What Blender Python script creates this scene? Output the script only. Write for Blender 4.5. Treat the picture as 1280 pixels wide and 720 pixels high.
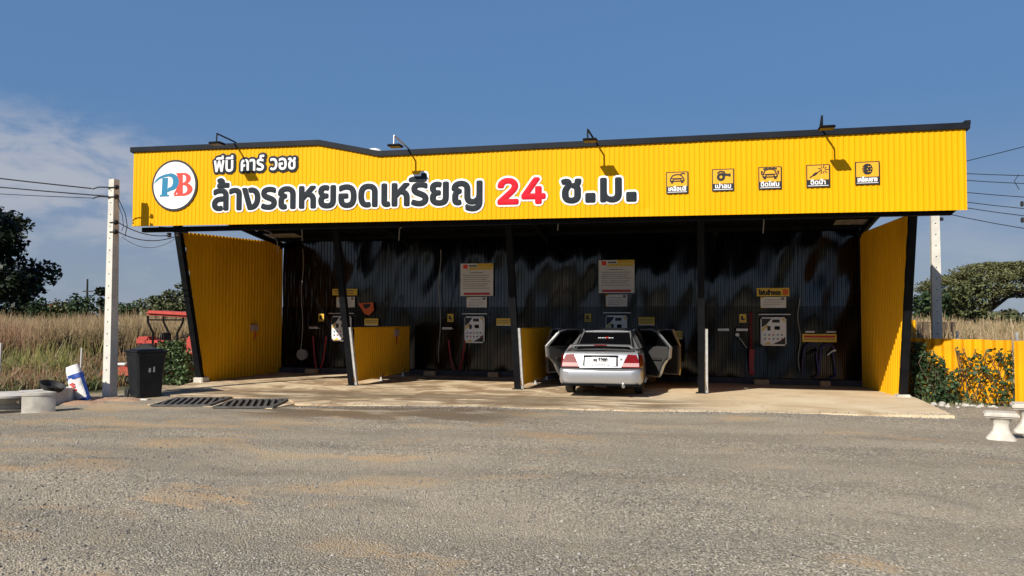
import bpy, bmesh, math, random, json
import numpy as np
from mathutils import Vector, Matrix
from mathutils.geometry import delaunay_2d_cdt
R = math.radians
for o in list(bpy.data.objects): bpy.data.objects.remove(o)
S = bpy.context.scene
C = S.collection
random.seed(7); rng = np.random.default_rng(11)

# ------------------------------------------------------------------ camera
cam = bpy.data.cameras.new('camera'); cam.sensor_width = 36; cam.lens = 979.15/1280*36
cam.clip_start = .1; cam.clip_end = 3000
co = bpy.data.objects.new('camera', cam); C.objects.link(co); S.camera = co
co.matrix_world = Matrix.Translation((3.792, 0, 1.6)) @ Matrix.Rotation(.2245, 4, 'Z') @ Matrix.Rotation(math.pi/2+.0378, 4, 'X') @ Matrix.Rotation(.0016, 4, 'Z')

# ------------------------------------------------------------------ light
SUN = Vector((-.50, -1.0, .80)).normalized()          # towards the sun
EL = math.asin(SUN.z); AZ = math.atan2(SUN.x, SUN.y)
sun = bpy.data.lights.new('sun', 'SUN'); sun.energy = 5.0; sun.angle = R(.5); sun.color = (1, .93, .82)
so = bpy.data.objects.new('sun', sun); C.objects.link(so)
so.rotation_euler = (-SUN).to_track_quat('-Z', 'Y').to_euler()
S.view_settings.view_transform = 'Standard'; S.view_settings.look = 'None'
S.view_settings.exposure = 0.25; S.view_settings.gamma = 1; S.view_settings.use_curve_mapping = False

W = bpy.data.worlds.new('World'); S.world = W; W.use_nodes = True
nt = W.node_tree; N = nt.nodes; L = nt.links; N.clear()
def nd(t, **kw):
    n = N.new(t)
    for k, v in kw.items(): setattr(n, k, v)
    return n
sky = nd('ShaderNodeTexSky', sky_type='NISHITA'); sky.sun_disc = False
sky.sun_elevation = EL; sky.sun_rotation = AZ; sky.air_density = 1.0; sky.dust_density = .5; sky.ozone_density = 4.0; sky.altitude = 100
tc = nd('ShaderNodeTexCoord')
sep = nd('ShaderNodeSeparateXYZ'); L.new(tc.outputs['Generated'], sep.inputs[0])
def mth(op, a, b=None, cl=False):
    n = nd('ShaderNodeMath', operation=op); n.use_clamp = cl
    for i, v in enumerate((a, b)):
        if v is None: continue
        if isinstance(v, (int, float)): n.inputs[i].default_value = v
        else: L.new(v, n.inputs[i])
    return n.outputs[0]
def mrange(x, a, b, c=0., d=1., smooth=True):
    n = nd('ShaderNodeMapRange'); n.interpolation_type = 'SMOOTHSTEP' if smooth else 'LINEAR'
    L.new(x, n.inputs[0])
    for i, v in enumerate((a, b, c, d)): n.inputs[i+1].default_value = v
    return n.outputs[0]
az = mth('ARCTAN2', sep.outputs[0], sep.outputs[1])   # 0 = +Y, negative = left
el = mth('ARCSINE', sep.outputs[2])
cmb = nd('ShaderNodeCombineXYZ'); L.new(mth('MULTIPLY', az, 6.0), cmb.inputs[0]); L.new(mth('MULTIPLY', el, 15.0), cmb.inputs[1])
cn = nd('ShaderNodeTexNoise'); cn.inputs['Scale'].default_value = 1.25; cn.inputs['Detail'].default_value = 8; cn.inputs['Roughness'].default_value = .58; cn.inputs['Distortion'].default_value = .35
L.new(cmb.outputs[0], cn.inputs['Vector'])
# cumulus bank low on the left, thin veil above it, faint low bank on the right
ma = mth('MULTIPLY', mrange(az, -.50, -.72), mrange(el, .262, .17))
lm = mth('MULTIPLY', ma, mrange(el, .05, .15, .35, 1.))
thr = mth('ADD', cn.outputs['Fac'], mth('MULTIPLY', lm, .27))
cl1 = mth('MULTIPLY', mrange(thr, .56, .76), lm)
mr = mth('MULTIPLY', mth('MULTIPLY', mrange(az, .12, .30), mrange(el, .19, .06)), .30)
cl2 = mth('MULTIPLY', mrange(cn.outputs['Fac'], .38, .62), mr)
cl = mth('MULTIPLY', mth('ADD', cl1, cl2, True), .62)
hz = mth('MULTIPLY', mrange(el, .75, .22), .88)
hc = nd('ShaderNodeMix', data_type='RGBA'); L.new(mrange(el, .27, .01), hc.inputs[0]); hc.inputs[6].default_value = (1.28, 2.66, 5.05, 1); hc.inputs[7].default_value = (3.0, 3.6, 4.6, 1)
tint = nd('ShaderNodeMix', data_type='RGBA', blend_type='MULTIPLY'); tint.inputs[0].default_value = 1; L.new(sky.outputs[0], tint.inputs[6]); tint.inputs[7].default_value = (.76, .96, 1.19, 1)
mixh = nd('ShaderNodeMix', data_type='RGBA'); L.new(hz, mixh.inputs[0]); L.new(tint.outputs[2], mixh.inputs[6]); L.new(hc.outputs[2], mixh.inputs[7])
mixc = nd('ShaderNodeMix', data_type='RGBA'); L.new(cl, mixc.inputs[0]); L.new(mixh.outputs[2], mixc.inputs[6]); mixc.inputs[7].default_value = (6.2, 6.15, 6.45, 1)
bg = nd('ShaderNodeBackground'); bg.inputs[1].default_value = .075; L.new(mixc.outputs[2], bg.inputs[0])
wo = nd('ShaderNodeOutputWorld'); L.new(bg.outputs[0], wo.inputs[0])

# ------------------------------------------------------------------ materials
MATS = {}
def mat(name, c1, c2=None, scale=3., rough=.6, metal=0., bump=None, spec=.5, coat=0., stretch=(1, 1, 1), island=None, rough2=None, detail=5, lo=.35, hi=.65):
    m = bpy.data.materials.new(name); m.use_nodes = True; MATS[name] = m
    t = m.node_tree; n = t.nodes; b = n['Principled BSDF']
    b.inputs['Base Color'].default_value = (*c1, 1); b.inputs['Roughness'].default_value = rough
    b.inputs['Metallic'].default_value = metal; b.inputs['Specular IOR Level'].default_value = spec
    b.inputs['Coat Weight'].default_value = coat; b.inputs['Coat Roughness'].default_value = .08
    g = n.new('ShaderNodeTexCoord'); mp = n.new('ShaderNodeMapping'); mp.inputs['Scale'].default_value = stretch
    t.links.new(g.outputs['Object'], mp.inputs[0])
    col = None
    if c2 is not None:
        nz = n.new('ShaderNodeTexNoise'); nz.inputs['Scale'].default_value = scale; nz.inputs['Detail'].default_value = detail
        t.links.new(mp.outputs[0], nz.inputs['Vector'])
        r = n.new('ShaderNodeValToRGB'); r.color_ramp.elements[0].position = lo; r.color_ramp.elements[1].position = hi
        r.color_ramp.elements[0].color = (*c1, 1); r.color_ramp.elements[1].color = (*c2, 1)
        t.links.new(nz.outputs['Fac'], r.inputs[0]); col = r.outputs[0]
        if rough2 is not None:
            q = n.new('ShaderNodeMapRange'); q.inputs[1].default_value = lo; q.inputs[2].default_value = hi; q.inputs[3].default_value = rough; q.inputs[4].default_value = rough2
            t.links.new(nz.outputs['Fac'], q.inputs[0]); t.links.new(q.outputs[0], b.inputs['Roughness'])
    if island:
        ge = n.new('ShaderNodeNewGeometry'); r2 = n.new('ShaderNodeValToRGB'); cr = r2.color_ramp
        for i, cc in enumerate(island):
            e = cr.elements[i] if i < 2 else cr.elements.new(.5)
            e.position = i/(len(island)-1); e.color = (*cc, 1)
        t.links.new(ge.outputs['Random Per Island'], r2.inputs[0])
        if col is None: col = r2.outputs[0]
        else:
            mx = n.new('ShaderNodeMix'); mx.data_type = 'RGBA'; mx.inputs[0].default_value = .5
            t.links.new(col, mx.inputs[6]); t.links.new(r2.outputs[0], mx.inputs[7]); col = mx.outputs[2]
    if col is not None: t.links.new(col, b.inputs['Base Color'])
    if bump:
        bs, st, ds = bump
        z = n.new('ShaderNodeTexNoise'); z.inputs['Scale'].default_value = bs; z.inputs['Detail'].default_value = 4
        t.links.new(mp.outputs[0], z.inputs['Vector'])
        bp = n.new('ShaderNodeBump'); bp.inputs['Strength'].default_value = st; bp.inputs['Distance'].default_value = ds
        t.links.new(z.outputs['Fac'], bp.inputs['Height']); t.links.new(bp.outputs[0], b.inputs['Normal'])
    return m
yellow = mat('yellow_sheet_metal', (.84, .425, .002), (.78, .385, .002), scale=.9, rough=.5, spec=.12, stretch=(1.6, 1, .5), lo=.3, hi=.7)
yellow2 = mat('yellow_wall_sheet', (.76, .39, .003), (.66, .325, .004), scale=1.2, rough=.5, spec=.15, stretch=(1, 1, .4))
fencey = mat('yellow_fence_sheet', (.84, .40, .004), (.72, .32, .008), scale=2, rough=.5, spec=.15)
black = mat('black_sheet_metal', (.0012, .0013, .0018), (.0022, .0024, .003), scale=1.3, rough=.07, spec=.75, rough2=.15, stretch=(1, 1, .3))
blacklow = mat('black_lower_sheet', (.0012, .0013, .0018), (.0022, .0024, .003), scale=1.3, rough=.10, spec=.42, rough2=.2, stretch=(1, 1, .3))
gratem = mat('worn_grate_steel', (.07, .068, .064), (.12, .115, .105), scale=6, rough=.6)
blackp = mat('black_painted_steel', (.006, .0065, .008), (.010, .0105, .012), scale=5, rough=.55, spec=.08)
capm = mat('charcoal_ridge_sheet', (.008, .010, .014), (.014, .016, .021), scale=2, rough=.5, spec=.15)
darkceil = mat('dark_roof_sheet', (.003, .003, .0035), (.006, .006, .006), scale=3, rough=.6, spec=.1)
paleroof = mat('pale_roof_sheet', (.42, .36, .28), (.30, .26, .2), scale=3, rough=.6)
white = mat('white_paint', (.80, .80, .78), rough=.5)
whitem = mat('white_acrylic', (.86, .86, .86), rough=.35)
slate = mat('slate_acrylic', (.017, .023, .030), (.021, .027, .034), scale=8, rough=.6, spec=.15)
redl = mat('red_acrylic', (.62, .008, .025), rough=.5, spec=.15)
tealb = mat('blue_logo_paint', (.015, .20, .36), rough=.4)
coral = mat('coral_logo_paint', (.85, .06, .04), rough=.4)
amber = mat('amber_sign_face', (.82, .41, .03), rough=.6, spec=.15)
inkm = mat('black_ink', (.012, .012, .014), rough=.5)
ink2 = mat('grey_print', (.16, .16, .17), rough=.6)
redink = mat('red_print', (.55, .03, .03), rough=.5)
paper = mat('white_vinyl_board', (.80, .78, .76), (.72, .71, .69), scale=3, rough=.45)
yelsign = mat('yellow_vinyl', (.80, .55, .05), (.72, .48, .05), scale=4, rough=.5)
galv = mat('grey_steel_tube', (.42, .42, .41), (.55, .55, .53), scale=6, rough=.4, metal=.5)
whitepost = mat('white_steel_channel', (.55, .55, .53), (.42, .42, .41), scale=9, rough=.45)
conc = mat('pale_concrete', (.62, .59, .53), (.46, .44, .40), scale=5, rough=.85, bump=(60, .25, .01))
concw = mat('whitewashed_concrete', (.66, .62, .54), (.48, .44, .37), scale=6, rough=.85, bump=(50, .3, .01))
polem = mat('spun_concrete', (.66, .63, .56), (.54, .52, .47), scale=4, rough=.85, bump=(40, .2, .008))
hosered = mat('red_rubber_hose', (.36, .02, .03), rough=.4)
hosepurple = mat('purple_vacuum_hose', (.055, .045, .16), rough=.35)
hosegrey = mat('pale_hose_pipe', (.34, .33, .30), rough=.45)
rubber = mat('black_rubber', (.012, .012, .012), (.022, .021, .02), scale=20, rough=.7)
plasticb = mat('black_bin_plastic', (.009, .0105, .014), (.015, .0165, .019), scale=4, rough=.42, spec=.3)
orangem = mat('orange_plastic', (.70, .12, .02), rough=.5)
brickm = mat('buff_block', (.50, .36, .20), (.40, .27, .14), scale=8, rough=.85)
silver = mat('silver_car_paint', (.46, .47, .48), (.50, .51, .52), scale=60, rough=.33, metal=.75, coat=.4)
silverd = mat('grey_door_trim', (.040, .039, .038), rough=.7)
glassd = mat('dark_tinted_glass', (.004, .004, .005), rough=.06, spec=.5)
lampr = mat('red_lamp_lens', (.16, .002, .004), rough=.3, spec=.12, coat=0.)
lampw = mat('clear_lamp_lens', (.50, .30, .28), rough=.12, coat=.3)
chrome = mat('chrome_trim', (.75, .75, .75), rough=.15, metal=1)
intm = mat('dark_car_interior', (.020, .019, .018), rough=.8)
tract = mat('orange_tractor_paint', (.50, .062, .04), (.40, .05, .035), scale=6, rough=.55)
sackw = mat('white_woven_sack', (.78, .77, .74), (.68, .67, .66), scale=9, rough=.65, bump=(25, .5, .02))
sackb = mat('blue_sack_print', (.02, .07, .32), rough=.6)
bark = mat('tree_bark', (.10, .08, .06), (.16, .13, .10), scale=3, rough=.9)
barkd = mat('dark_tree_bark', (.03, .025, .02), rough=.9)
dirtm = mat('orange_dirt', (.40, .25, .15), (.32, .21, .14), scale=7, rough=.95, bump=(50, .5, .02))
plinthm = mat('grey_block_plinth', (.075, .075, .078), (.05, .05, .054), scale=4, rough=.8)
wire = mat('black_cable', (.012, .012, .014), rough=.6)
roofred = mat('red_clay_roof', (.20, .055, .03), (.15, .04, .025), scale=3, rough=.8)
housew = mat('weathered_house_wall', (.20, .17, .14), (.14, .12, .10), scale=1, rough=.9)
def leafm(name, cols):
    return mat(name, cols[0], island=cols, rough=.55, spec=.3)
leaf_dark = leafm('dark_tree_leaf', [(.006, .011, .008), (.016, .026, .013), (.03, .045, .018)])
leaf_mid = leafm('mid_green_leaf', [(.018, .036, .014), (.035, .06, .02), (.06, .09, .032)])
leaf_olive = leafm('olive_leaf', [(.05, .062, .022), (.085, .095, .036), (.125, .13, .055)])
leaf_rain = leafm('rain_tree_leaf', [(.075, .085, .032), (.12, .125, .05), (.17, .165, .075)])
leaf_brown = leafm('brown_olive_leaf', [(.05, .05, .022), (.08, .07, .03), (.11, .09, .05)])
leaf_hedge = leafm('glossy_vine_leaf', [(.03, .065, .022), (.07, .12, .045), (.15, .20, .09)])
leaf_ivy = leafm('dark_vine_leaf', [(.016, .038, .013), (.035, .07, .025), (.07, .11, .045)])
flower = leafm('red_flower', [(.20, .03, .015), (.28, .05, .02), (.22, .08, .03)])
twig = mat('brown_twig', (.10, .07, .045), rough=.9)

# ------------------------------------------------------------------ mesh helpers
def wloc(o):
    v = Vector((0, 0, 0))
    while o is not None:
        v = v + o.location; o = o.parent
    return v
class MB:
    def __init__(s): s.v = []; s.f = []; s.mi = []; s.cur = 0
    def add(s, vs, fs):
        b = len(s.v); s.v += [tuple(p) for p in vs]; s.f += [tuple(i+b for i in f) for f in fs]; s.mi += [s.cur]*len(fs); return s
    def box(s, a, b):
        x0, y0, z0 = a; x1, y1, z1 = b
        return s.add([(x0,y0,z0),(x1,y0,z0),(x1,y1,z0),(x0,y1,z0),(x0,y0,z1),(x1,y0,z1),(x1,y1,z1),(x0,y1,z1)],
                     [(0,3,2,1),(4,5,6,7),(0,1,5,4),(1,2,6,5),(2,3,7,6),(3,0,4,7)])
    def rbox(s, a, b, r=.01):
        bm = bmesh.new(); bmesh.ops.create_cube(bm, size=1)
        A, B = Vector(a), Vector(b)
        for v in bm.verts: v.co = Vector([(A[i]+B[i])/2 + v.co[i]*(B[i]-A[i]) for i in range(3)])
        bmesh.ops.bevel(bm, geom=bm.edges[:], offset=r, segments=2, affect='EDGES')
        bm.verts.index_update()
        s.add([v.co[:] for v in bm.verts], [[v.index for v in f.verts] for f in bm.faces]); bm.free(); return s
    def beam(s, p, q, w, h, up=(0, 0, 1)):
        p, q = Vector(p), Vector(q); d = (q-p).normalized(); sd = d.cross(Vector(up))
        if sd.length < 1e-4: sd = Vector((1, 0, 0))
        sd.normalize(); u = sd.cross(d); vs = []
        for c in (p, q):
            for a, b in ((-1,-1),(1,-1),(1,1),(-1,1)): vs.append(c+sd*a*w/2+u*b*h/2)
        return s.add(vs, [(0,1,2,3),(7,6,5,4),(0,4,5,1),(1,5,6,2),(2,6,7,3),(3,7,4,0)])
    def tube(s, path, r, n=8, cap=True):
        P = [Vector(p) for p in path]; m = len(P); rs = r if isinstance(r, (list, tuple)) else [r]*m
        vs = []; ref = None
        for i in range(m):
            d = (P[min(i+1, m-1)]-P[max(i-1, 0)]).normalized()
            if ref is None: ref = Vector((0, 0, 1)) if abs(d.z) < .9 else Vector((1, 0, 0))
            a = ref - d*ref.dot(d)
            if a.length < 1e-4: a = d.orthogonal()
            a.normalize(); ref = a; b = d.cross(a)
            for k in range(n):
                t = 2*math.pi*k/n; vs.append(P[i]+(a*math.cos(t)+b*math.sin(t))*rs[i])
        fs = [(i*n+k, i*n+(k+1) % n, (i+1)*n+(k+1) % n, (i+1)*n+k) for i in range(m-1) for k in range(n)]
        if cap: fs += [tuple(range(n))[::-1], tuple((m-1)*n+k for k in range(n))]
        return s.add(vs, fs)
    def lathe(s, prof, c=(0, 0, 0), n=16, axis='z'):
        vs = []
        for (r, z) in prof:
            for k in range(n):
                t = 2*math.pi*k/n; a, b = r*math.cos(t), r*math.sin(t)
                p = {'z': (a, b, z), 'y': (a, z, b), 'x': (z, a, b)}[axis]
                vs.append((p[0]+c[0], p[1]+c[1], p[2]+c[2]))
        m = len(prof); fs = [(i*n+k, i*n+(k+1) % n, (i+1)*n+(k+1) % n, (i+1)*n+k) for i in range(m-1) for k in range(n)]
        if prof[0][0] > 1e-4: fs.append(tuple(range(n))[::-1])
        if prof[-1][0] > 1e-4: fs.append(tuple((m-1)*n+k for k in range(n)))
        return s.add(vs, fs)
    def prism(s, poly, ext):
        n = len(poly); P = [Vector(p) for p in poly]; e = Vector(ext)
        return s.add(P+[p+e for p in P], [tuple(range(n))[::-1], tuple(range(n, 2*n))]+[(i, (i+1) % n, n+(i+1) % n, n+i) for i in range(n)])
    def flat(s, poly2, y, th=.004, dx=0., dz=0.):            # polygon in the XZ plane facing -Y
        return s.prism([(p[0]+dx, y, p[1]+dz) for p in poly2], (0, -th, 0))
    def disc(s, cx, cz, r, y, th=.004, n=28, rz=None):
        return s.flat([(cx+r*math.cos(2*math.pi*k/n), cz+(rz or r)*math.sin(2*math.pi*k/n)) for k in range(n)], y, th)
    def xf(s, M, start=0):
        s.v[start:] = [tuple(M @ Vector(p)) for p in s.v[start:]]; return s
    def build(s, name, m, parent=None, smooth=False, world=True, angle=38):
        me = bpy.data.meshes.new(name)
        V = s.v
        if parent is not None and world:
            o = wloc(parent); V = [(p[0]-o.x, p[1]-o.y, p[2]-o.z) for p in V]
        me.from_pydata(V, [], s.f)
        for mm in (m if isinstance(m, (list, tuple)) else [m]): me.materials.append(mm)
        if isinstance(m, (list, tuple)): me.polygons.foreach_set('material_index', s.mi)
        bm = bmesh.new(); bm.from_mesh(me); bmesh.ops.recalc_face_normals(bm, faces=bm.faces[:]); bm.to_mesh(me); bm.free()
        if smooth:
            me.shade_smooth(); me.set_sharp_from_angle(angle=R(angle))
        ob = bpy.data.objects.new(name, me); C.objects.link(ob)
        if parent is not None: ob.parent = parent
        return ob
def npmesh(name, V, F, m, parent=None, mi=None):
    V = np.asarray(V, float); F = np.asarray(F, np.int32)
    if parent is not None: V = V-np.array(wloc(parent)[:])
    me = bpy.data.meshes.new(name); k = F.shape[1]
    me.vertices.add(len(V)); me.vertices.foreach_set('co', V.astype(np.float32).ravel())
    me.loops.add(F.size); me.loops.foreach_set('vertex_index', F.ravel())
    me.polygons.add(len(F)); me.polygons.foreach_set('loop_start', np.arange(0, F.size, k, dtype=np.int32))
    for mm in (m if isinstance(m, (list, tuple)) else [m]): me.materials.append(mm)
    if mi is not None: me.polygons.foreach_set('material_index', np.asarray(mi, np.int32))
    me.update(calc_edges=True)
    ob = bpy.data.objects.new(name, me); C.objects.link(ob)
    if parent is not None: ob.parent = parent
    return ob
def tag(o, label, cat, group=None):
    o['label'] = label; o['category'] = cat
    if group: o['group'] = group
    return o
def thing(name, label, cat, loc=(0, 0, 0), rotz=0, group=None):
    o = bpy.data.objects.new(name, None); C.objects.link(o); o.empty_display_size = .2
    o.location = loc; o.rotation_euler = (0, 0, rotz)
    return tag(o, label, cat, group)
def struct(o): o['kind'] = 'structure'; return o
def stuff(o): o['kind'] = 'stuff'; return o
def sag(p, q, s, n=16):
    p, q = Vector(p), Vector(q)
    return [p.lerp(q, i/n)-Vector((0, 0, 4*s*(i/n)*(1-i/n))) for i in range(n+1)]
def arc(cx, cz, r, a0, a1, n=10, rz=None):
    return [(cx+r*math.cos(R(a0+(a1-a0)*i/n)), cz+(rz or r)*math.sin(R(a0+(a1-a0)*i/n))) for i in range(n+1)]
def corr(mb, P0, U, Nn, length, pitch, depth, zlo, zhi, nz=1, warp=None, prof='trap', rip=0.):
    """corrugated sheet: ribs run along Z, profile along U, pushed along Nn"""
    P0, U, Nn = Vector(P0), Vector(U), Vector(Nn)
    us = []; k = 0; gr = random.Random(3); ph = [(gr.uniform(0, 6.28), gr.uniform(2.2, 4.6), gr.uniform(0, 1)) for _ in range(400)]
    pts = {'trap': ((0, 0), (.45, 0), (.58, 1), (.87, 1)), 'sin': tuple((i/6, .5-.5*math.cos(i/6*2*math.pi)) for i in range(6))}[prof]
    while k*pitch < length:
        for a, d in pts:
            u = (k+a)*pitch
            if u < length: us.append((u, d*depth))
        k += 1
    us.append((length, 0)); b = len(mb.v)
    for u, d in us:
        z0, z1 = zlo(u), zhi(u)
        for j in range(nz+1):
            z = z0+(z1-z0)*j/nz
            w = warp(u, z) if warp else 0
            if rip: a_, b_, c_ = ph[int(u/pitch+1e-6)]; w += rip*c_*math.sin(a_+b_*z)
            p = P0+U*u+Nn*(d+w); mb.v.append((p.x, p.y, z))
    m = nz+1
    for i in range(len(us)-1):
        for j in range(nz):
            mb.f.append((b+i*m+j, b+(i+1)*m+j, b+(i+1)*m+j+1, b+i*m+j+1)); mb.mi.append(mb.cur)
    return mb
def lerpf(pts):
    def f(x):
        for (a, b), (c, d) in zip(pts, pts[1:]):
            if x <= c: return b+(d-b)*(x-a)/(c-a)
        return pts[-1][1]
    return f

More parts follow.
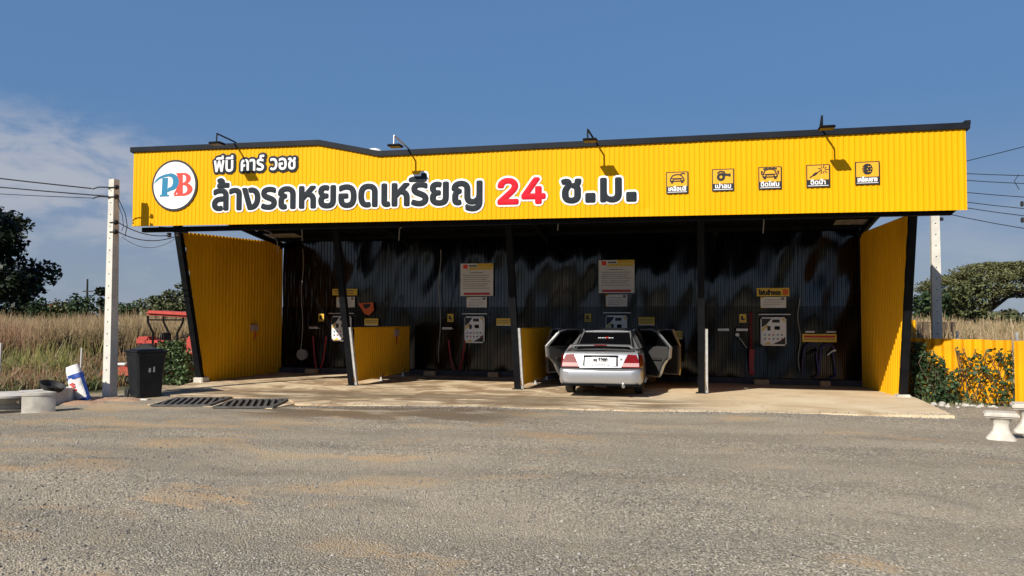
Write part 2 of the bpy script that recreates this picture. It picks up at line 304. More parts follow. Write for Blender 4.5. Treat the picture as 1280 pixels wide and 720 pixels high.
# ------------------------------------------------------------------ lettering (outlines kept as plain numbers)
GL = json.loads('''{".":[416,[[[65,0],[65,495],[350,495],[350,0]],[[101,35],[315,35],[315,460],[101,460]]]],"ก":[416,[[[53,0],[53,132],[58,169],[72,195],[94,212],[121,223],[122,225],[46,254],[46,277],[50,304],[64,330],[87,353],[118,371],[143,380],[171,385],[202,387],[243,384],[280,373],[313,356],[338,331],[354,298],[360,256],[360,0],[298,0],[298,250],[291,289],[270,316],[239,331],[201,336],[163,331],[134,318],[115,298],[109,273],[184,236],[178,202],[154,198],[133,186],[119,164],[114,132],[114,0]]]],"ค":[426,[[[56,0],[56,243],[60,286],[73,321],[94,350],[124,370],[163,383],[213,387],[263,383],[303,370],[333,350],[353,321],[366,286],[370,243],[370,0],[308,0],[308,243],[302,283],[284,312],[254,330],[212,336],[171,330],[142,312],[124,283],[118,243],[118,166],[120,165],[137,188],[157,201],[184,207],[220,209],[243,209],[243,159],[220,159],[183,156],[156,147],[137,133],[126,116],[120,96],[118,74],[118,0]]]],"ง":[372,[[[119,0],[0,380],[62,380],[165,53],[173,53],[190,55],[206,61],[221,71],[233,82],[251,108],[264,140],[271,174],[273,209],[270,244],[262,275],[247,299],[216,324],[175,332],[167,332],[158,331],[150,329],[144,327],[128,377],[142,380],[156,382],[168,383],[179,383],[212,381],[241,373],[266,361],[288,344],[309,317],[324,285],[332,248],[335,207],[333,172],[328,140],[318,111],[300,73],[277,44],[254,26],[227,12],[194,3],[153,0]]]],"จ":[369,[[[102,0],[102,169],[49,169],[49,218],[161,218],[161,50],[170,50],[199,53],[222,64],[240,82],[253,109],[259,132],[262,159],[264,191],[262,223],[258,251],[252,275],[237,302],[215,321],[186,332],[147,336],[115,333],[84,327],[55,316],[26,300],[26,358],[50,369],[81,379],[117,385],[155,387],[194,384],[228,377],[256,364],[278,346],[297,324],[310,297],[319,266],[325,230],[327,191],[325,152],[319,118],[310,88],[297,62],[280,40],[258,23],[231,10],[198,3],[160,0]]]],"ฉ":[419,[[[184,-7],[147,-4],[116,7],[91,24],[72,48],[60,80],[56,121],[56,217],[117,217],[117,126],[122,92],[137,66],[162,50],[198,45],[228,49],[253,59],[274,76],[289,99],[298,126],[301,157],[301,220],[298,260],[287,291],[271,312],[249,326],[221,333],[189,336],[156,334],[124,327],[93,316],[62,300],[62,358],[86,369],[118,378],[156,385],[196,387],[233,385],[265,379],[292,368],[324,345],[346,313],[355,287],[361,258],[363,224],[363,0],[312,0],[309,56],[306,56],[289,31],[262,11],[240,1],[213,-5]]]],"ช":[381,[[[191,-7],[150,-3],[116,7],[89,25],[69,49],[57,81],[53,119],[53,162],[56,193],[63,216],[73,235],[84,251],[104,279],[111,292],[113,307],[111,320],[106,328],[98,333],[87,334],[79,334],[70,331],[60,328],[51,325],[37,369],[51,376],[68,381],[86,383],[101,384],[124,382],[142,375],[155,365],[164,351],[170,334],[171,314],[169,291],[163,272],[153,255],[142,239],[131,222],[123,206],[117,188],[115,164],[115,123],[118,95],[126,74],[138,60],[153,50],[171,45],[191,44],[221,48],[243,60],[257,81],[261,110],[261,207],[258,230],[250,247],[234,257],[212,260],[209,260],[209,300],[212,300],[236,303],[252,313],[262,327],[267,345],[268,363],[269,380],[331,380],[329,346],[322,318],[307,295],[281,280],[281,277],[298,271],[309,261],[316,249],[320,235],[322,221],[323,208],[323,107],[319,74],[308,46],[290,23],[264,6],[231,-4]]]],"ญ":[630,[[[415,-121],[386,-119],[357,-115],[329,-107],[303,-97],[303,-37],[327,-50],[355,-59],[385,-65],[413,-67],[439,-64],[463,-58],[482,-46],[497,-28],[506,-2],[509,33],[509,51],[506,51],[489,32],[465,15],[435,4],[399,1],[368,4],[340,13],[316,29],[298,53],[287,85],[283,126],[283,250],[280,280],[270,302],[256,318],[238,328],[216,334],[194,336],[161,332],[133,320],[115,300],[109,273],[188,236],[182,202],[159,199],[138,187],[125,165],[120,134],[120,73],[122,60],[127,51],[136,45],[148,44],[156,44],[163,45],[169,46],[175,48],[184,3],[171,-2],[158,-5],[146,-6],[135,-7],[116,-5],[97,-1],[81,8],[69,21],[61,41],[58,66],[58,133],[63,170],[77,196],[98,212],[125,223],[126,225],[46,254],[46,277],[50,306],[64,332],[86,355],[116,372],[140,380],[166,385],[195,387],[232,384],[267,374],[298,358],[323,333],[339,300],[345,257],[345,131],[349,96],[364,71],[386,57],[414,53],[441,56],[464,67],[482,83],[496,106],[505,133],[508,165],[508,380],[569,380],[569,35],[567,2],[561,-27],[552,-52],[530,-82],[499,-103],[474,-113],[446,-119]]]],"ด":[427,[[[186,-7],[152,-4],[123,5],[99,19],[80,38],[65,62],[54,89],[47,120],[43,153],[42,187],[43,224],[47,257],[54,285],[68,319],[88,346],[113,365],[143,378],[176,385],[212,387],[247,385],[277,380],[303,371],[333,351],[354,325],[367,292],[371,253],[371,0],[310,0],[310,248],[305,285],[288,313],[259,330],[214,336],[184,333],[157,324],[135,307],[118,280],[110,256],[105,224],[103,187],[105,148],[111,114],[122,85],[139,63],[163,49],[196,44],[206,45],[215,46],[224,48],[232,50],[239,2],[227,-2],[213,-5],[199,-6]]]],"ถ":[417,[[[135,-7],[116,-5],[97,-1],[81,8],[69,21],[61,41],[58,66],[58,133],[63,170],[77,196],[98,212],[125,223],[126,225],[46,254],[46,277],[50,304],[64,330],[87,353],[118,371],[143,380],[171,385],[202,387],[230,385],[257,381],[282,373],[314,356],[339,331],[356,298],[361,256],[361,0],[300,0],[300,250],[292,289],[271,316],[240,331],[202,336],[163,331],[134,318],[115,298],[109,273],[188,236],[182,202],[159,199],[138,190],[125,171],[120,141],[120,73],[122,60],[127,51],[136,45],[149,44],[156,44],[163,45],[169,46],[175,48],[184,3],[171,-2],[158,-5],[146,-6]]]],"น":[425,[[[187,-7],[149,-3],[117,7],[91,25],[72,51],[60,84],[56,126],[56,380],[118,380],[118,130],[123,93],[139,67],[165,50],[200,45],[230,49],[255,59],[276,76],[290,99],[299,127],[302,160],[302,380],[364,380],[364,0],[313,0],[310,56],[307,56],[289,31],[263,11],[229,-3]]]],"บ":[419,[[[209,-7],[159,-3],[120,10],[92,31],[72,59],[60,95],[56,137],[56,380],[118,380],[118,137],[123,96],[140,67],[168,50],[209,44],[250,50],[278,67],[295,96],[301,137],[301,380],[363,380],[363,137],[359,95],[347,59],[327,31],[298,10],[259,-3]]]],"ป":[420,[[[209,-7],[159,-3],[120,10],[92,31],[72,59],[60,95],[56,137],[56,380],[118,380],[118,137],[123,96],[140,67],[168,50],[209,44],[250,50],[278,67],[295,96],[301,137],[301,517],[363,517],[363,137],[359,95],[347,59],[327,31],[298,10],[259,-3]]]],"พ":[482,[[[97,0],[28,380],[92,380],[119,215],[122,192],[126,163],[134,87],[136,87],[142,116],[148,141],[154,163],[159,183],[164,201],[169,217],[215,380],[266,380],[313,217],[317,201],[322,183],[327,163],[333,141],[339,116],[345,87],[348,87],[352,128],[356,163],[359,192],[363,215],[390,380],[454,380],[385,0],[325,0],[261,207],[256,224],[251,243],[247,264],[243,292],[240,292],[237,273],[234,257],[230,242],[227,230],[223,218],[220,207],[157,0]]]],"ฟ":[473,[[[94,0],[28,380],[92,380],[116,215],[117,205],[119,188],[122,166],[124,140],[128,113],[130,87],[134,87],[138,107],[142,127],[147,148],[153,170],[159,193],[166,217],[213,380],[263,380],[310,217],[317,193],[323,170],[328,148],[334,127],[338,107],[342,87],[345,87],[350,139],[354,182],[358,215],[397,517],[458,517],[382,0],[321,0],[258,207],[253,223],[249,241],[245,264],[240,292],[237,292],[234,273],[231,257],[227,242],[224,230],[221,218],[218,207],[155,0]]]],"ม":[426,[[[239,-7],[198,-3],[163,11],[135,32],[119,60],[116,60],[112,0],[62,0],[62,380],[123,380],[123,160],[126,128],[136,100],[150,76],[171,59],[197,49],[227,45],[262,50],[288,67],[303,93],[308,130],[308,380],[370,380],[370,126],[366,84],[354,51],[335,25],[309,7],[277,-3]]]],"ย":[412,[[[202,-6],[168,-5],[138,0],[113,8],[84,26],[64,49],[53,78],[49,112],[52,140],[59,163],[69,179],[82,191],[97,198],[112,202],[112,205],[97,211],[83,219],[69,231],[57,246],[50,266],[47,290],[50,313],[58,336],[73,355],[94,371],[123,381],[160,385],[177,384],[195,382],[211,379],[223,374],[212,327],[203,329],[192,332],[179,334],[166,334],[141,331],[123,321],[113,305],[110,285],[113,264],[122,248],[136,238],[153,231],[172,228],[193,227],[206,227],[206,182],[193,182],[157,178],[131,167],[117,147],[112,117],[114,98],[120,80],[131,66],[147,54],[171,47],[202,44],[234,47],[258,54],[275,66],[286,82],[292,102],[294,126],[294,380],[356,380],[356,130],[352,86],[339,51],[319,26],[289,8],[251,-3]]]],"ร":[338,[[[163,-7],[124,-5],[87,1],[55,10],[28,20],[46,70],[61,64],[79,58],[99,53],[120,48],[142,45],[164,44],[198,48],[225,58],[244,75],[250,98],[247,113],[241,126],[230,137],[214,147],[194,157],[168,166],[128,180],[94,195],[67,212],[48,233],[36,257],[33,287],[36,315],[48,339],[68,359],[97,374],[121,381],[149,386],[181,387],[213,385],[244,381],[270,374],[290,365],[290,313],[277,318],[260,324],[242,329],[222,333],[201,335],[179,336],[139,333],[113,322],[99,307],[94,290],[96,276],[103,264],[115,254],[133,244],[158,234],[190,222],[222,210],[251,196],[276,180],[295,160],[307,135],[311,104],[308,76],[297,50],[278,27],[250,9],[226,0],[197,-5]]]],"ล":[396,[[[279,0],[279,253],[274,292],[258,317],[231,332],[190,336],[156,334],[124,327],[93,316],[64,301],[64,359],[87,369],[118,378],[155,385],[196,387],[230,385],[259,379],[284,369],[304,355],[320,337],[331,314],[338,288],[340,257],[340,0]],[[160,-7],[122,-4],[91,6],[66,21],[48,43],[38,70],[34,102],[39,137],[53,167],[76,191],[110,209],[155,221],[212,227],[291,232],[291,181],[221,176],[178,172],[146,164],[123,154],[103,133],[96,103],[101,76],[116,58],[140,47],[171,43],[183,43],[193,45],[202,47],[212,49],[221,3],[207,-1],[192,-5],[176,-6]]]],"ว":[341,[[[132,-7],[106,-6],[80,-1],[54,7],[26,19],[46,67],[62,58],[80,51],[101,46],[126,44],[157,49],[184,61],[206,82],[222,111],[231,148],[234,191],[231,234],[221,270],[205,299],[182,319],[152,332],[114,336],[92,334],[69,331],[48,325],[29,316],[29,368],[50,377],[73,383],[97,386],[121,387],[160,384],[194,376],[223,362],[246,344],[265,321],[279,294],[289,263],[296,229],[298,191],[293,135],[279,86],[256,46],[224,17],[183,-1]]]],"ส":[397,[[[279,0],[279,253],[274,292],[258,317],[231,332],[190,336],[156,334],[124,327],[93,316],[64,301],[64,359],[87,369],[118,378],[155,385],[196,387],[230,385],[258,379],[281,367],[297,348],[317,334],[330,313],[337,287],[340,257],[340,0]],[[160,-7],[122,-4],[91,6],[66,21],[48,43],[38,70],[34,102],[39,137],[53,167],[76,191],[110,209],[155,221],[212,227],[291,232],[291,181],[221,176],[178,172],[146,164],[123,154],[103,133],[96,103],[101,76],[116,58],[140,47],[171,43],[183,43],[193,45],[202,47],[212,49],[221,3],[207,-1],[192,-5],[176,-6]],[[295,327],[260,359],[278,364],[294,373],[306,387],[310,405],[370,405],[368,385],[360,367],[348,352],[333,341],[315,332]]]],"ห":[407,[[[62,0],[62,380],[123,380],[123,216],[126,216],[284,380],[356,380],[356,378],[123,143],[123,0]],[[298,0],[298,134],[291,170],[273,198],[252,210],[225,218],[190,221],[226,266],[266,262],[299,250],[325,231],[344,205],[355,173],[359,135],[359,0]]]],"อ":[398,[[[191,-7],[145,-3],[108,10],[79,32],[58,63],[46,104],[42,155],[42,170],[43,186],[44,202],[45,218],[191,218],[191,169],[103,169],[103,155],[106,116],[113,87],[125,66],[142,53],[163,45],[189,43],[218,46],[243,55],[264,71],[279,98],[286,122],[290,151],[291,187],[290,219],[286,247],[280,271],[266,300],[244,320],[214,332],[175,336],[154,335],[132,332],[112,327],[92,321],[73,313],[54,302],[54,360],[70,367],[88,373],[109,379],[132,383],[157,386],[183,387],[221,384],[254,376],[282,362],[305,344],[323,321],[337,293],[347,261],[352,226],[354,187],[353,148],[347,114],[338,83],[326,56],[308,34],[287,16],[260,3],[228,-4]]]],"า":[282,[[[164,0],[164,270],[160,299],[148,320],[127,332],[96,336],[72,334],[49,329],[27,321],[7,311],[7,366],[24,373],[46,380],[75,385],[107,387],[141,384],[170,377],[193,363],[211,342],[222,314],[225,279],[225,0]]]],"ำ":[282,[[[164,0],[164,270],[160,299],[148,320],[127,332],[96,336],[72,334],[49,329],[27,321],[7,311],[7,366],[24,373],[46,380],[75,385],[107,387],[141,384],[170,377],[193,363],[211,342],[222,314],[225,279],[225,0]],[[-111,424],[-142,428],[-166,440],[-181,460],[-186,486],[-181,513],[-166,533],[-142,545],[-111,549],[-80,545],[-55,533],[-40,513],[-35,486],[-40,460],[-55,440],[-80,428]],[[-111,456],[-96,458],[-86,465],[-79,474],[-77,486],[-79,499],[-86,508],[-96,514],[-111,516],[-125,514],[-136,508],[-142,499],[-144,486],[-142,474],[-136,465],[-125,458]]]],"ี":[0,[[[-356,440],[-356,467],[-306,490],[-62,490],[-62,440]],[[-119,467],[-119,546],[-61,546],[-61,467]]]],"ื":[0,[[[-356,440],[-356,467],[-306,490],[-62,490],[-62,440]],[[-214,467],[-214,546],[-162,546],[-162,467]],[[-112,467],[-112,546],[-62,546],[-62,467]]]],"เ":[205,[[[142,-7],[124,-5],[106,-1],[90,8],[78,21],[69,41],[67,66],[67,380],[128,380],[128,74],[130,60],[135,51],[144,45],[157,44],[164,44],[171,45],[177,47],[184,49],[192,3],[179,-2],[166,-5],[154,-6]]]],"โ":[214,[[[76,311],[76,447],[71,482],[57,506],[34,520],[6,524],[6,551],[58,573],[243,573],[243,524],[102,524],[101,521],[115,508],[127,490],[135,466],[138,435],[138,311]],[[152,-7],[133,-5],[116,-1],[100,8],[87,21],[79,41],[76,66],[76,380],[138,380],[138,74],[140,60],[145,51],[154,45],[167,44],[174,44],[180,45],[187,47],[193,49],[202,3],[189,-2],[176,-5],[164,-6]]]],"่":[0,[[[-123,440],[-123,587],[-62,587],[-62,440]]]],"้":[0,[[[-255,440],[-255,471],[-241,474],[-227,479],[-213,485],[-202,493],[-195,502],[-193,514],[-194,522],[-198,528],[-205,533],[-214,534],[-221,533],[-229,531],[-241,526],[-255,564],[-241,574],[-224,579],[-209,582],[-197,583],[-172,579],[-154,567],[-142,550],[-138,528],[-141,510],[-148,495],[-159,482],[-171,472],[-178,489],[-40,489],[-40,440]]]],"์":[0,[[[-175,420],[-180,429],[-183,440],[-186,452],[-187,464],[-185,478],[-180,491],[-172,503],[-158,512],[-139,519],[-114,521],[-19,521],[-19,473],[-98,473],[-110,472],[-120,468],[-126,461],[-128,450],[-128,445],[-127,440],[-125,434],[-122,429]]]],"0":[453,[[[227,-7],[191,-3],[158,7],[130,24],[105,48],[85,77],[69,113],[57,155],[50,202],[48,254],[50,306],[57,353],[69,395],[85,431],[106,461],[130,484],[159,502],[191,512],[227,516],[262,512],[295,502],[323,484],[348,461],[368,431],[384,395],[396,353],[403,306],[405,254],[403,202],[396,155],[384,113],[368,77],[348,48],[323,24],[295,7],[263,-3]],[[227,50],[261,56],[290,74],[306,92],[320,116],[330,144],[338,176],[342,213],[344,254],[342,295],[338,332],[330,365],[320,393],[306,416],[290,435],[261,453],[227,460],[192,453],[163,435],[147,416],[134,393],[123,365],[115,332],[111,295],[109,254],[111,213],[115,176],[123,144],[134,116],[147,92],[163,74],[192,56]]]],"1":[453,[[[76,0],[76,55],[391,55],[391,0]],[[276,509],[276,0],[212,0],[212,448],[209,448],[86,358],[86,427],[198,509]]]],"2":[453,[[[64,0],[64,47],[234,229],[261,257],[282,282],[299,305],[311,327],[318,348],[320,371],[317,397],[308,419],[293,436],[273,449],[250,457],[224,460],[196,457],[172,447],[153,433],[139,413],[130,390],[127,362],[66,362],[68,391],[75,418],[86,442],[111,473],[143,496],[168,507],[196,513],[225,516],[254,513],[281,507],[306,497],[337,474],[361,445],[376,411],[381,372],[378,345],[371,318],[357,290],[336,259],[317,235],[294,209],[267,180],[153,60],[153,57],[389,57],[389,0]]]],"3":[453,[[[218,-7],[188,-5],[159,1],[133,10],[98,30],[70,57],[52,91],[44,132],[109,132],[115,107],[126,87],[144,71],[165,59],[191,52],[219,50],[248,53],[275,61],[297,74],[315,93],[325,116],[329,145],[326,172],[316,196],[299,217],[275,234],[242,244],[201,248],[157,248],[157,299],[288,448],[288,452],[70,452],[70,509],[372,509],[372,461],[211,278],[211,289],[247,290],[279,286],[308,276],[333,262],[354,244],[371,222],[383,198],[391,173],[393,145],[390,116],[383,90],[370,66],[354,45],[333,27],[309,12],[281,2],[251,-5]]]],"4":[453,[[[40,105],[40,158],[247,509],[311,509],[109,166],[109,163],[413,163],[413,105]],[[282,0],[282,121],[282,146],[282,318],[343,318],[343,0]]]],"5":[453,[[[221,-7],[192,-5],[165,1],[140,11],[108,32],[83,60],[66,93],[60,130],[122,130],[127,108],[138,89],[154,73],[173,60],[196,52],[221,50],[250,53],[276,64],[298,82],[314,104],[324,131],[328,162],[324,193],[314,221],[297,244],[275,262],[248,273],[218,277],[192,275],[167,268],[145,258],[128,246],[67,253],[96,509],[366,509],[366,452],[151,452],[134,301],[136,301],[155,315],[178,325],[203,331],[229,334],[263,330],[294,321],[321,306],[345,285],[364,260],[379,231],[388,199],[391,163],[388,132],[381,102],[369,76],[352,52],[332,32],[309,15],[282,3],[253,-4]]]],"6":[453,[[[226,-7],[196,-4],[168,3],[142,15],[119,31],[100,51],[84,74],[73,101],[66,130],[64,162],[68,199],[80,239],[93,268],[112,302],[137,340],[252,509],[322,509],[151,261],[145,261],[154,275],[165,288],[179,299],[196,307],[214,312],[235,314],[265,312],[291,305],[316,295],[346,271],[370,240],[380,215],[387,187],[389,157],[387,127],[379,98],[368,73],[352,50],[333,30],[310,14],[284,3],[257,-4]],[[226,48],[254,52],[279,63],[299,79],[314,101],[324,128],[327,157],[324,187],[314,213],[299,235],[279,251],[254,262],[226,265],[198,262],[174,252],[153,235],[138,214],[128,188],[125,158],[128,128],[138,102],[153,79],[174,63],[198,52]]]],"7":[453,[[[97,0],[323,448],[323,452],[62,452],[62,509],[391,509],[391,449],[165,0]]]],"8":[453,[[[226,-7],[193,-5],[163,1],[136,11],[101,33],[74,62],[57,96],[52,135],[55,166],[65,195],[81,220],[101,241],[125,256],[153,265],[153,267],[119,282],[93,308],[76,342],[70,380],[75,417],[90,450],[114,477],[146,498],[170,508],[197,514],[226,516],[255,514],[282,508],[306,498],[337,477],[361,450],[377,417],[382,380],[376,342],[359,308],[333,282],[300,267],[300,265],[327,256],[351,241],[372,220],[387,195],[397,166],[401,135],[395,96],[378,62],[352,33],[317,11],[289,1],[259,-5]],[[226,49],[258,52],[285,60],[307,74],[323,91],[333,113],[337,139],[333,165],[322,189],[305,208],[283,223],[256,232],[226,235],[196,232],[169,223],[147,208],[130,189],[119,165],[115,139],[119,113],[129,91],[145,74],[167,60],[195,52]],[[226,290],[252,292],[274,300],[293,313],[307,330],[316,351],[319,376],[316,399],[308,420],[294,437],[275,449],[252,457],[226,460],[200,457],[177,449],[159,437],[145,420],[136,399],[133,376],[136,351],[145,330],[159,313],[178,300],[201,292]]]],"9":[453,[[[226,516],[256,513],[285,506],[310,494],[333,478],[352,458],[368,434],[380,408],[387,378],[389,347],[385,309],[373,270],[359,240],[340,207],[315,168],[200,0],[130,0],[301,248],[307,248],[299,234],[287,221],[273,210],[257,202],[238,196],[218,195],[188,197],[161,203],[137,214],[106,237],[83,269],[72,294],[66,321],[64,352],[66,382],[73,411],[85,436],[101,459],[120,479],[143,494],[168,506],[196,513]],[[226,460],[199,457],[174,446],[154,429],[138,407],[129,381],[125,352],[129,322],[138,295],[154,274],[174,257],[199,247],[226,243],[254,247],[279,257],[299,273],[314,295],[324,321],[327,350],[324,381],[314,407],[299,429],[279,446],[254,457]]]]}''')
ABOVE = {'่', '้', '์', 'ี', 'ื', 'ำ'}
def layout(txt, sc, track=0., space=.22):
    x = 0; out = []; prev = None
    for i, ch in enumerate(txt):
        if ch == ' ': x += space; continue
        if ch == '.':
            out.append([[(x+.05, 0), (x+.17, 0), (x+.17, .12), (x+.05, .12)]]); x += .22+track; continue
        a, sp = GL[ch]; dz = 0; ox = 0
        if ch in '่้์' and prev in ('ี', 'ื'): dz = .13
        if ch in 'ีื' and prev == 'ป': ox = -.06
        out.append([[(x+ox+p[0]/1000, dz+p[1]/1000) for p in s] for s in sp]); x += a/1000+(track if a else 0)
        prev = ch
    return [[[(p[0]*sc, p[1]*sc) for p in s] for s in g] for g in out], x*sc
def letters(mb, glyphs, fx, y, bold, h=.004, fill=True, y2=None):
    """filled outlines fattened by a low ridge of half-width bold; fx maps (x,z) to the wall"""
    for gi, g in enumerate(glyphs):
        yy = y-.0006*(gi % 2)
        if fill:
            flat = [Vector(p) for s in g for p in s]; ed = []; k0 = 0
            for s in g: ed += [(k0+i, k0+(i+1) % len(s)) for i in range(len(s))]; k0 += len(s)
            pv, _, tri, _, _, _ = delaunay_2d_cdt(flat, ed, [], 0, 1e-5)
            def wind(c):
                w = 0
                for s in g:
                    for a, b in zip(s, s[1:]+s[:1]):
                        if (a[1] <= c.y) != (b[1] <= c.y) and a[0]+(c.y-a[1])/(b[1]-a[1])*(b[0]-a[0]) > c.x: w += 1 if b[1] > a[1] else -1
                return w
            tri = [t for t in tri if wind((pv[t[0]]+pv[t[1]]+pv[t[2]])/3)]
            vs = []
            for p in pv:
                q = fx(p.x, p.y); vs.append((q[0], yy-h-.0004, q[1]))
            mb.add(vs, [tuple(t) for t in tri])
        for s in g:
            n = len(s)
            for i in range(n):
                a, b = s[i], s[(i+1) % n]; d = Vector((b[0]-a[0], b[1]-a[1])); 
                if d.length < 1e-5: continue
                nn = Vector((-d.y, d.x)).normalized()*bold
                q = [(a[0]+nn.x, a[1]+nn.y, 0), (b[0]+nn.x, b[1]+nn.y, 0), (b[0], b[1], h), (a[0], a[1], h), (a[0]-nn.x, a[1]-nn.y, 0), (b[0]-nn.x, b[1]-nn.y, 0)]
                vs = []
                for (px, pz, hh) in q:
                    w = fx(px, pz); vs.append((w[0], yy-hh, w[1]))
                mb.add(vs, [(0, 1, 2, 3), (3, 2, 5, 4)])
                m = 8; vs = []; w = fx(*a); vs.append((w[0], yy-h, w[1]))
                for k in range(m):
                    w = fx(a[0]+bold*math.cos(2*math.pi*k/m), a[1]+bold*math.sin(2*math.pi*k/m)); vs.append((w[0], yy, w[1]))
                mb.add(vs, [(0, 1+k, 1+(k+1) % m) for k in range(m)])
    return mb
# ------------------------------------------------------------------ ground: one sheet, gravel yard running out into dry field
def ground_mat():
    m = bpy.data.materials.new('gravel_and_field_soil'); m.use_nodes = True; t = m.node_tree; n = t.nodes; l = t.links; b = n['Principled BSDF']
    b.inputs['Roughness'].default_value = .95; b.inputs['Specular IOR Level'].default_value = .2
    ge = n.new('ShaderNodeNewGeometry'); pos = ge.outputs['Position']
    def mp(sc):
        k = n.new('ShaderNodeMapping'); k.inputs['Scale'].default_value = sc; l.new(pos, k.inputs[0]); return k.outputs[0]
    def noise(v, s, d=4, ro=.5, dist=0.):
        k = n.new('ShaderNodeTexNoise'); k.inputs['Scale'].default_value = s; k.inputs['Detail'].default_value = d; k.inputs['Roughness'].default_value = ro; k.inputs['Distortion'].default_value = dist
        l.new(v, k.inputs['Vector']); return k.outputs['Fac']
    def mr(x, a, b_, c=0., d=1.):
        k = n.new('ShaderNodeMapRange'); k.interpolation_type = 'SMOOTHSTEP'; l.new(x, k.inputs[0])
        for i, v in enumerate((a, b_, c, d)): k.inputs[i+1].default_value = v
        return k.outputs[0]
    def ma(op, a, b_=None):
        k = n.new('ShaderNodeMath'); k.operation = op
        for i, v in enumerate((a, b_)):
            if v is None: continue
            if isinstance(v, (int, float)): k.inputs[i].default_value = v
            else: l.new(v, k.inputs[i])
        return k.outputs[0]
    def mix(f, a, b_, mode='MIX'):
        k = n.new('ShaderNodeMix'); k.data_type = 'RGBA'; k.blend_type = mode
        if isinstance(f, (int, float)): k.inputs[0].default_value = f
        else: l.new(f, k.inputs[0])
        for i, v in ((6, a), (7, b_)):
            if isinstance(v, tuple): k.inputs[i].default_value = (*v, 1)
            else: l.new(v, k.inputs[i])
        return k.outputs[2]
    sx = n.new('ShaderNodeSeparateXYZ'); l.new(pos, sx.inputs[0]); X, Y = sx.outputs[0], sx.outputs[1]
    vo = n.new('ShaderNodeTexVoronoi'); vo.inputs['Scale'].default_value = 58; vo.inputs['Randomness'].default_value = 1; l.new(mp((1, 1, 1)), vo.inputs['Vector'])
    vo2 = n.new('ShaderNodeTexVoronoi'); vo2.inputs['Scale'].default_value = 110; l.new(mp((1, 1, 1)), vo2.inputs['Vector'])
    def cell(v, cols):
        s_ = n.new('ShaderNodeSeparateColor'); l.new(v.outputs['Color'], s_.inputs[0])
        r = n.new('ShaderNodeValToRGB'); cr = r.color_ramp
        for i, (p, c) in enumerate(cols):
            e = cr.elements[i] if i < 2 else cr.elements.new(p)
            e.position = p; e.color = (*c, 1)
        l.new(s_.outputs[0], r.inputs[0]); return r.outputs[0]
    c1 = cell(vo, [(0, (.135, .125, .11)), (1, (.58, .545, .48)), (.35, (.25, .232, .203)), (.75, (.35, .32, .275))])
    c2 = cell(vo2, [(0, (.155, .143, .125)), (1, (.50, .46, .395)), (.5, (.30, .272, .23))])
    big = noise(mp((.35, .8, 1)), .55, 5, .55)
    g = mix(mr(big, .38, .62), c1, c2)
    tone = noise(mp((.5, .9, 1)), .9, 6, .6)
    g = mix(.55, g, mix(mr(tone, .3, .7), (.74, .71, .66), (1.16, 1.08, .95)), 'MULTIPLY')
    # trodden buff earth showing through the stones, more of it on the left and along the apron
    e1 = noise(mp((.55, 1.1, 1)), .95, 6, .62, .3)
    bias = ma('ADD', ma('MULTIPLY', mr(X, 6.5, -4.0), .07), ma('MULTIPLY', mr(Y, 5., 12.), .012))
    e1b = ma('ADD', e1, bias)
    fine = noise(mp((1, 1, 1)), 22, 4, .7)
    em = ma('MULTIPLY', mr(e1b, .575, .67), mr(fine, .32, .56))
    ecol = mix(mr(noise(mp((.6, 1.4, 1)), 1.7, 4), .42, .62), (.42, .32, .21), (.50, .325, .17))
    g = mix(ma('MULTIPLY', em, .72), g, ecol)
    trk = noise(mp((.10, 1.15, 1)), .9, 3, .5, .25)
    g = mix(.8, g, mix(mr(trk, .36, .64), (.96, .955, .955), (1.19, 1.185, 1.18)), 'MULTIPLY')
    e2 = mr(noise(mp((.8, 1.2, 1)), 2.1, 6, .65, .3), .52, .72)
    g = mix(ma('MULTIPLY', ma('MULTIPLY', e2, mr(fine, .25, .6)), .5), g, (.40, .325, .225))
    e3 = mr(noise(mp((.7, 1.3, 1)), 1.3, 5, .6, .5), .56, .70)
    g = mix(ma('MULTIPLY', e3, .40), g, (.15, .14, .125))
    g = mix(1.0, g, (1.10, 1.085, 1.01), 'MULTIPLY')
    # damp dark band just in front of the wash bays
    wet = ma('MULTIPLY', ma('MULTIPLY', mr(Y, 11.6, 12.7), mr(ma('ABSOLUTE', ma('ADD', X, 1.7)), 3.6, 1.6)), mr(noise(mp((.7, 1.6, 1)), 1.2, 5), .34, .50))
    g = mix(ma('MULTIPLY', wet, .80), g, mix(fine, (.20, .135, .075), (.11, .085, .06)))
    road = ma('MULTIPLY', mr(Y, -7.0, -7.6), mr(Y, -17.5, -17.0))  # unseen dark road added behind the camera to darken the black wall's reflection
    g = mix(road, g, mix(fine, (.045, .045, .047), (.06, .06, .06)))
    # field soil with low weeds
    fl = ma('ADD', ma('MULTIPLY', X, -1), ma('MULTIPLY', noise(mp((1, 1, 1)), .8, 5), 2.2))
    fm = ma('MAXIMUM', mr(fl, 9.9, 10.7), ma('MAXIMUM', mr(ma('ADD', X, ma('MULTIPLY', noise(mp((1, 1, 1)), .9, 4), 1.5)), 10.6, 11.2), ma('MAXIMUM', mr(Y, 21.5, 23), mr(Y, -17.6, -18.2))))
    fcol = mix(mr(noise(mp((1, 1, 1)), 2.2, 6), .38, .6), (.20, .15, .085), (.085, .10, .04))
    g = mix(fm, g, fcol)
    l.new(g, b.inputs['Base Color'])
    h = ma('ADD', ma('MULTIPLY', vo.outputs['Distance'], -1.2), ma('ADD', ma('MULTIPLY', vo2.outputs['Distance'], -.5), ma('MULTIPLY', fine, .5)))
    bp = n.new('ShaderNodeBump'); bp.inputs['Strength'].default_value = .8; bp.inputs['Distance'].default_value = .016; l.new(h, bp.inputs['Height']); l.new(bp.outputs[0], b.inputs['Normal'])
    return m
GZ = -.10
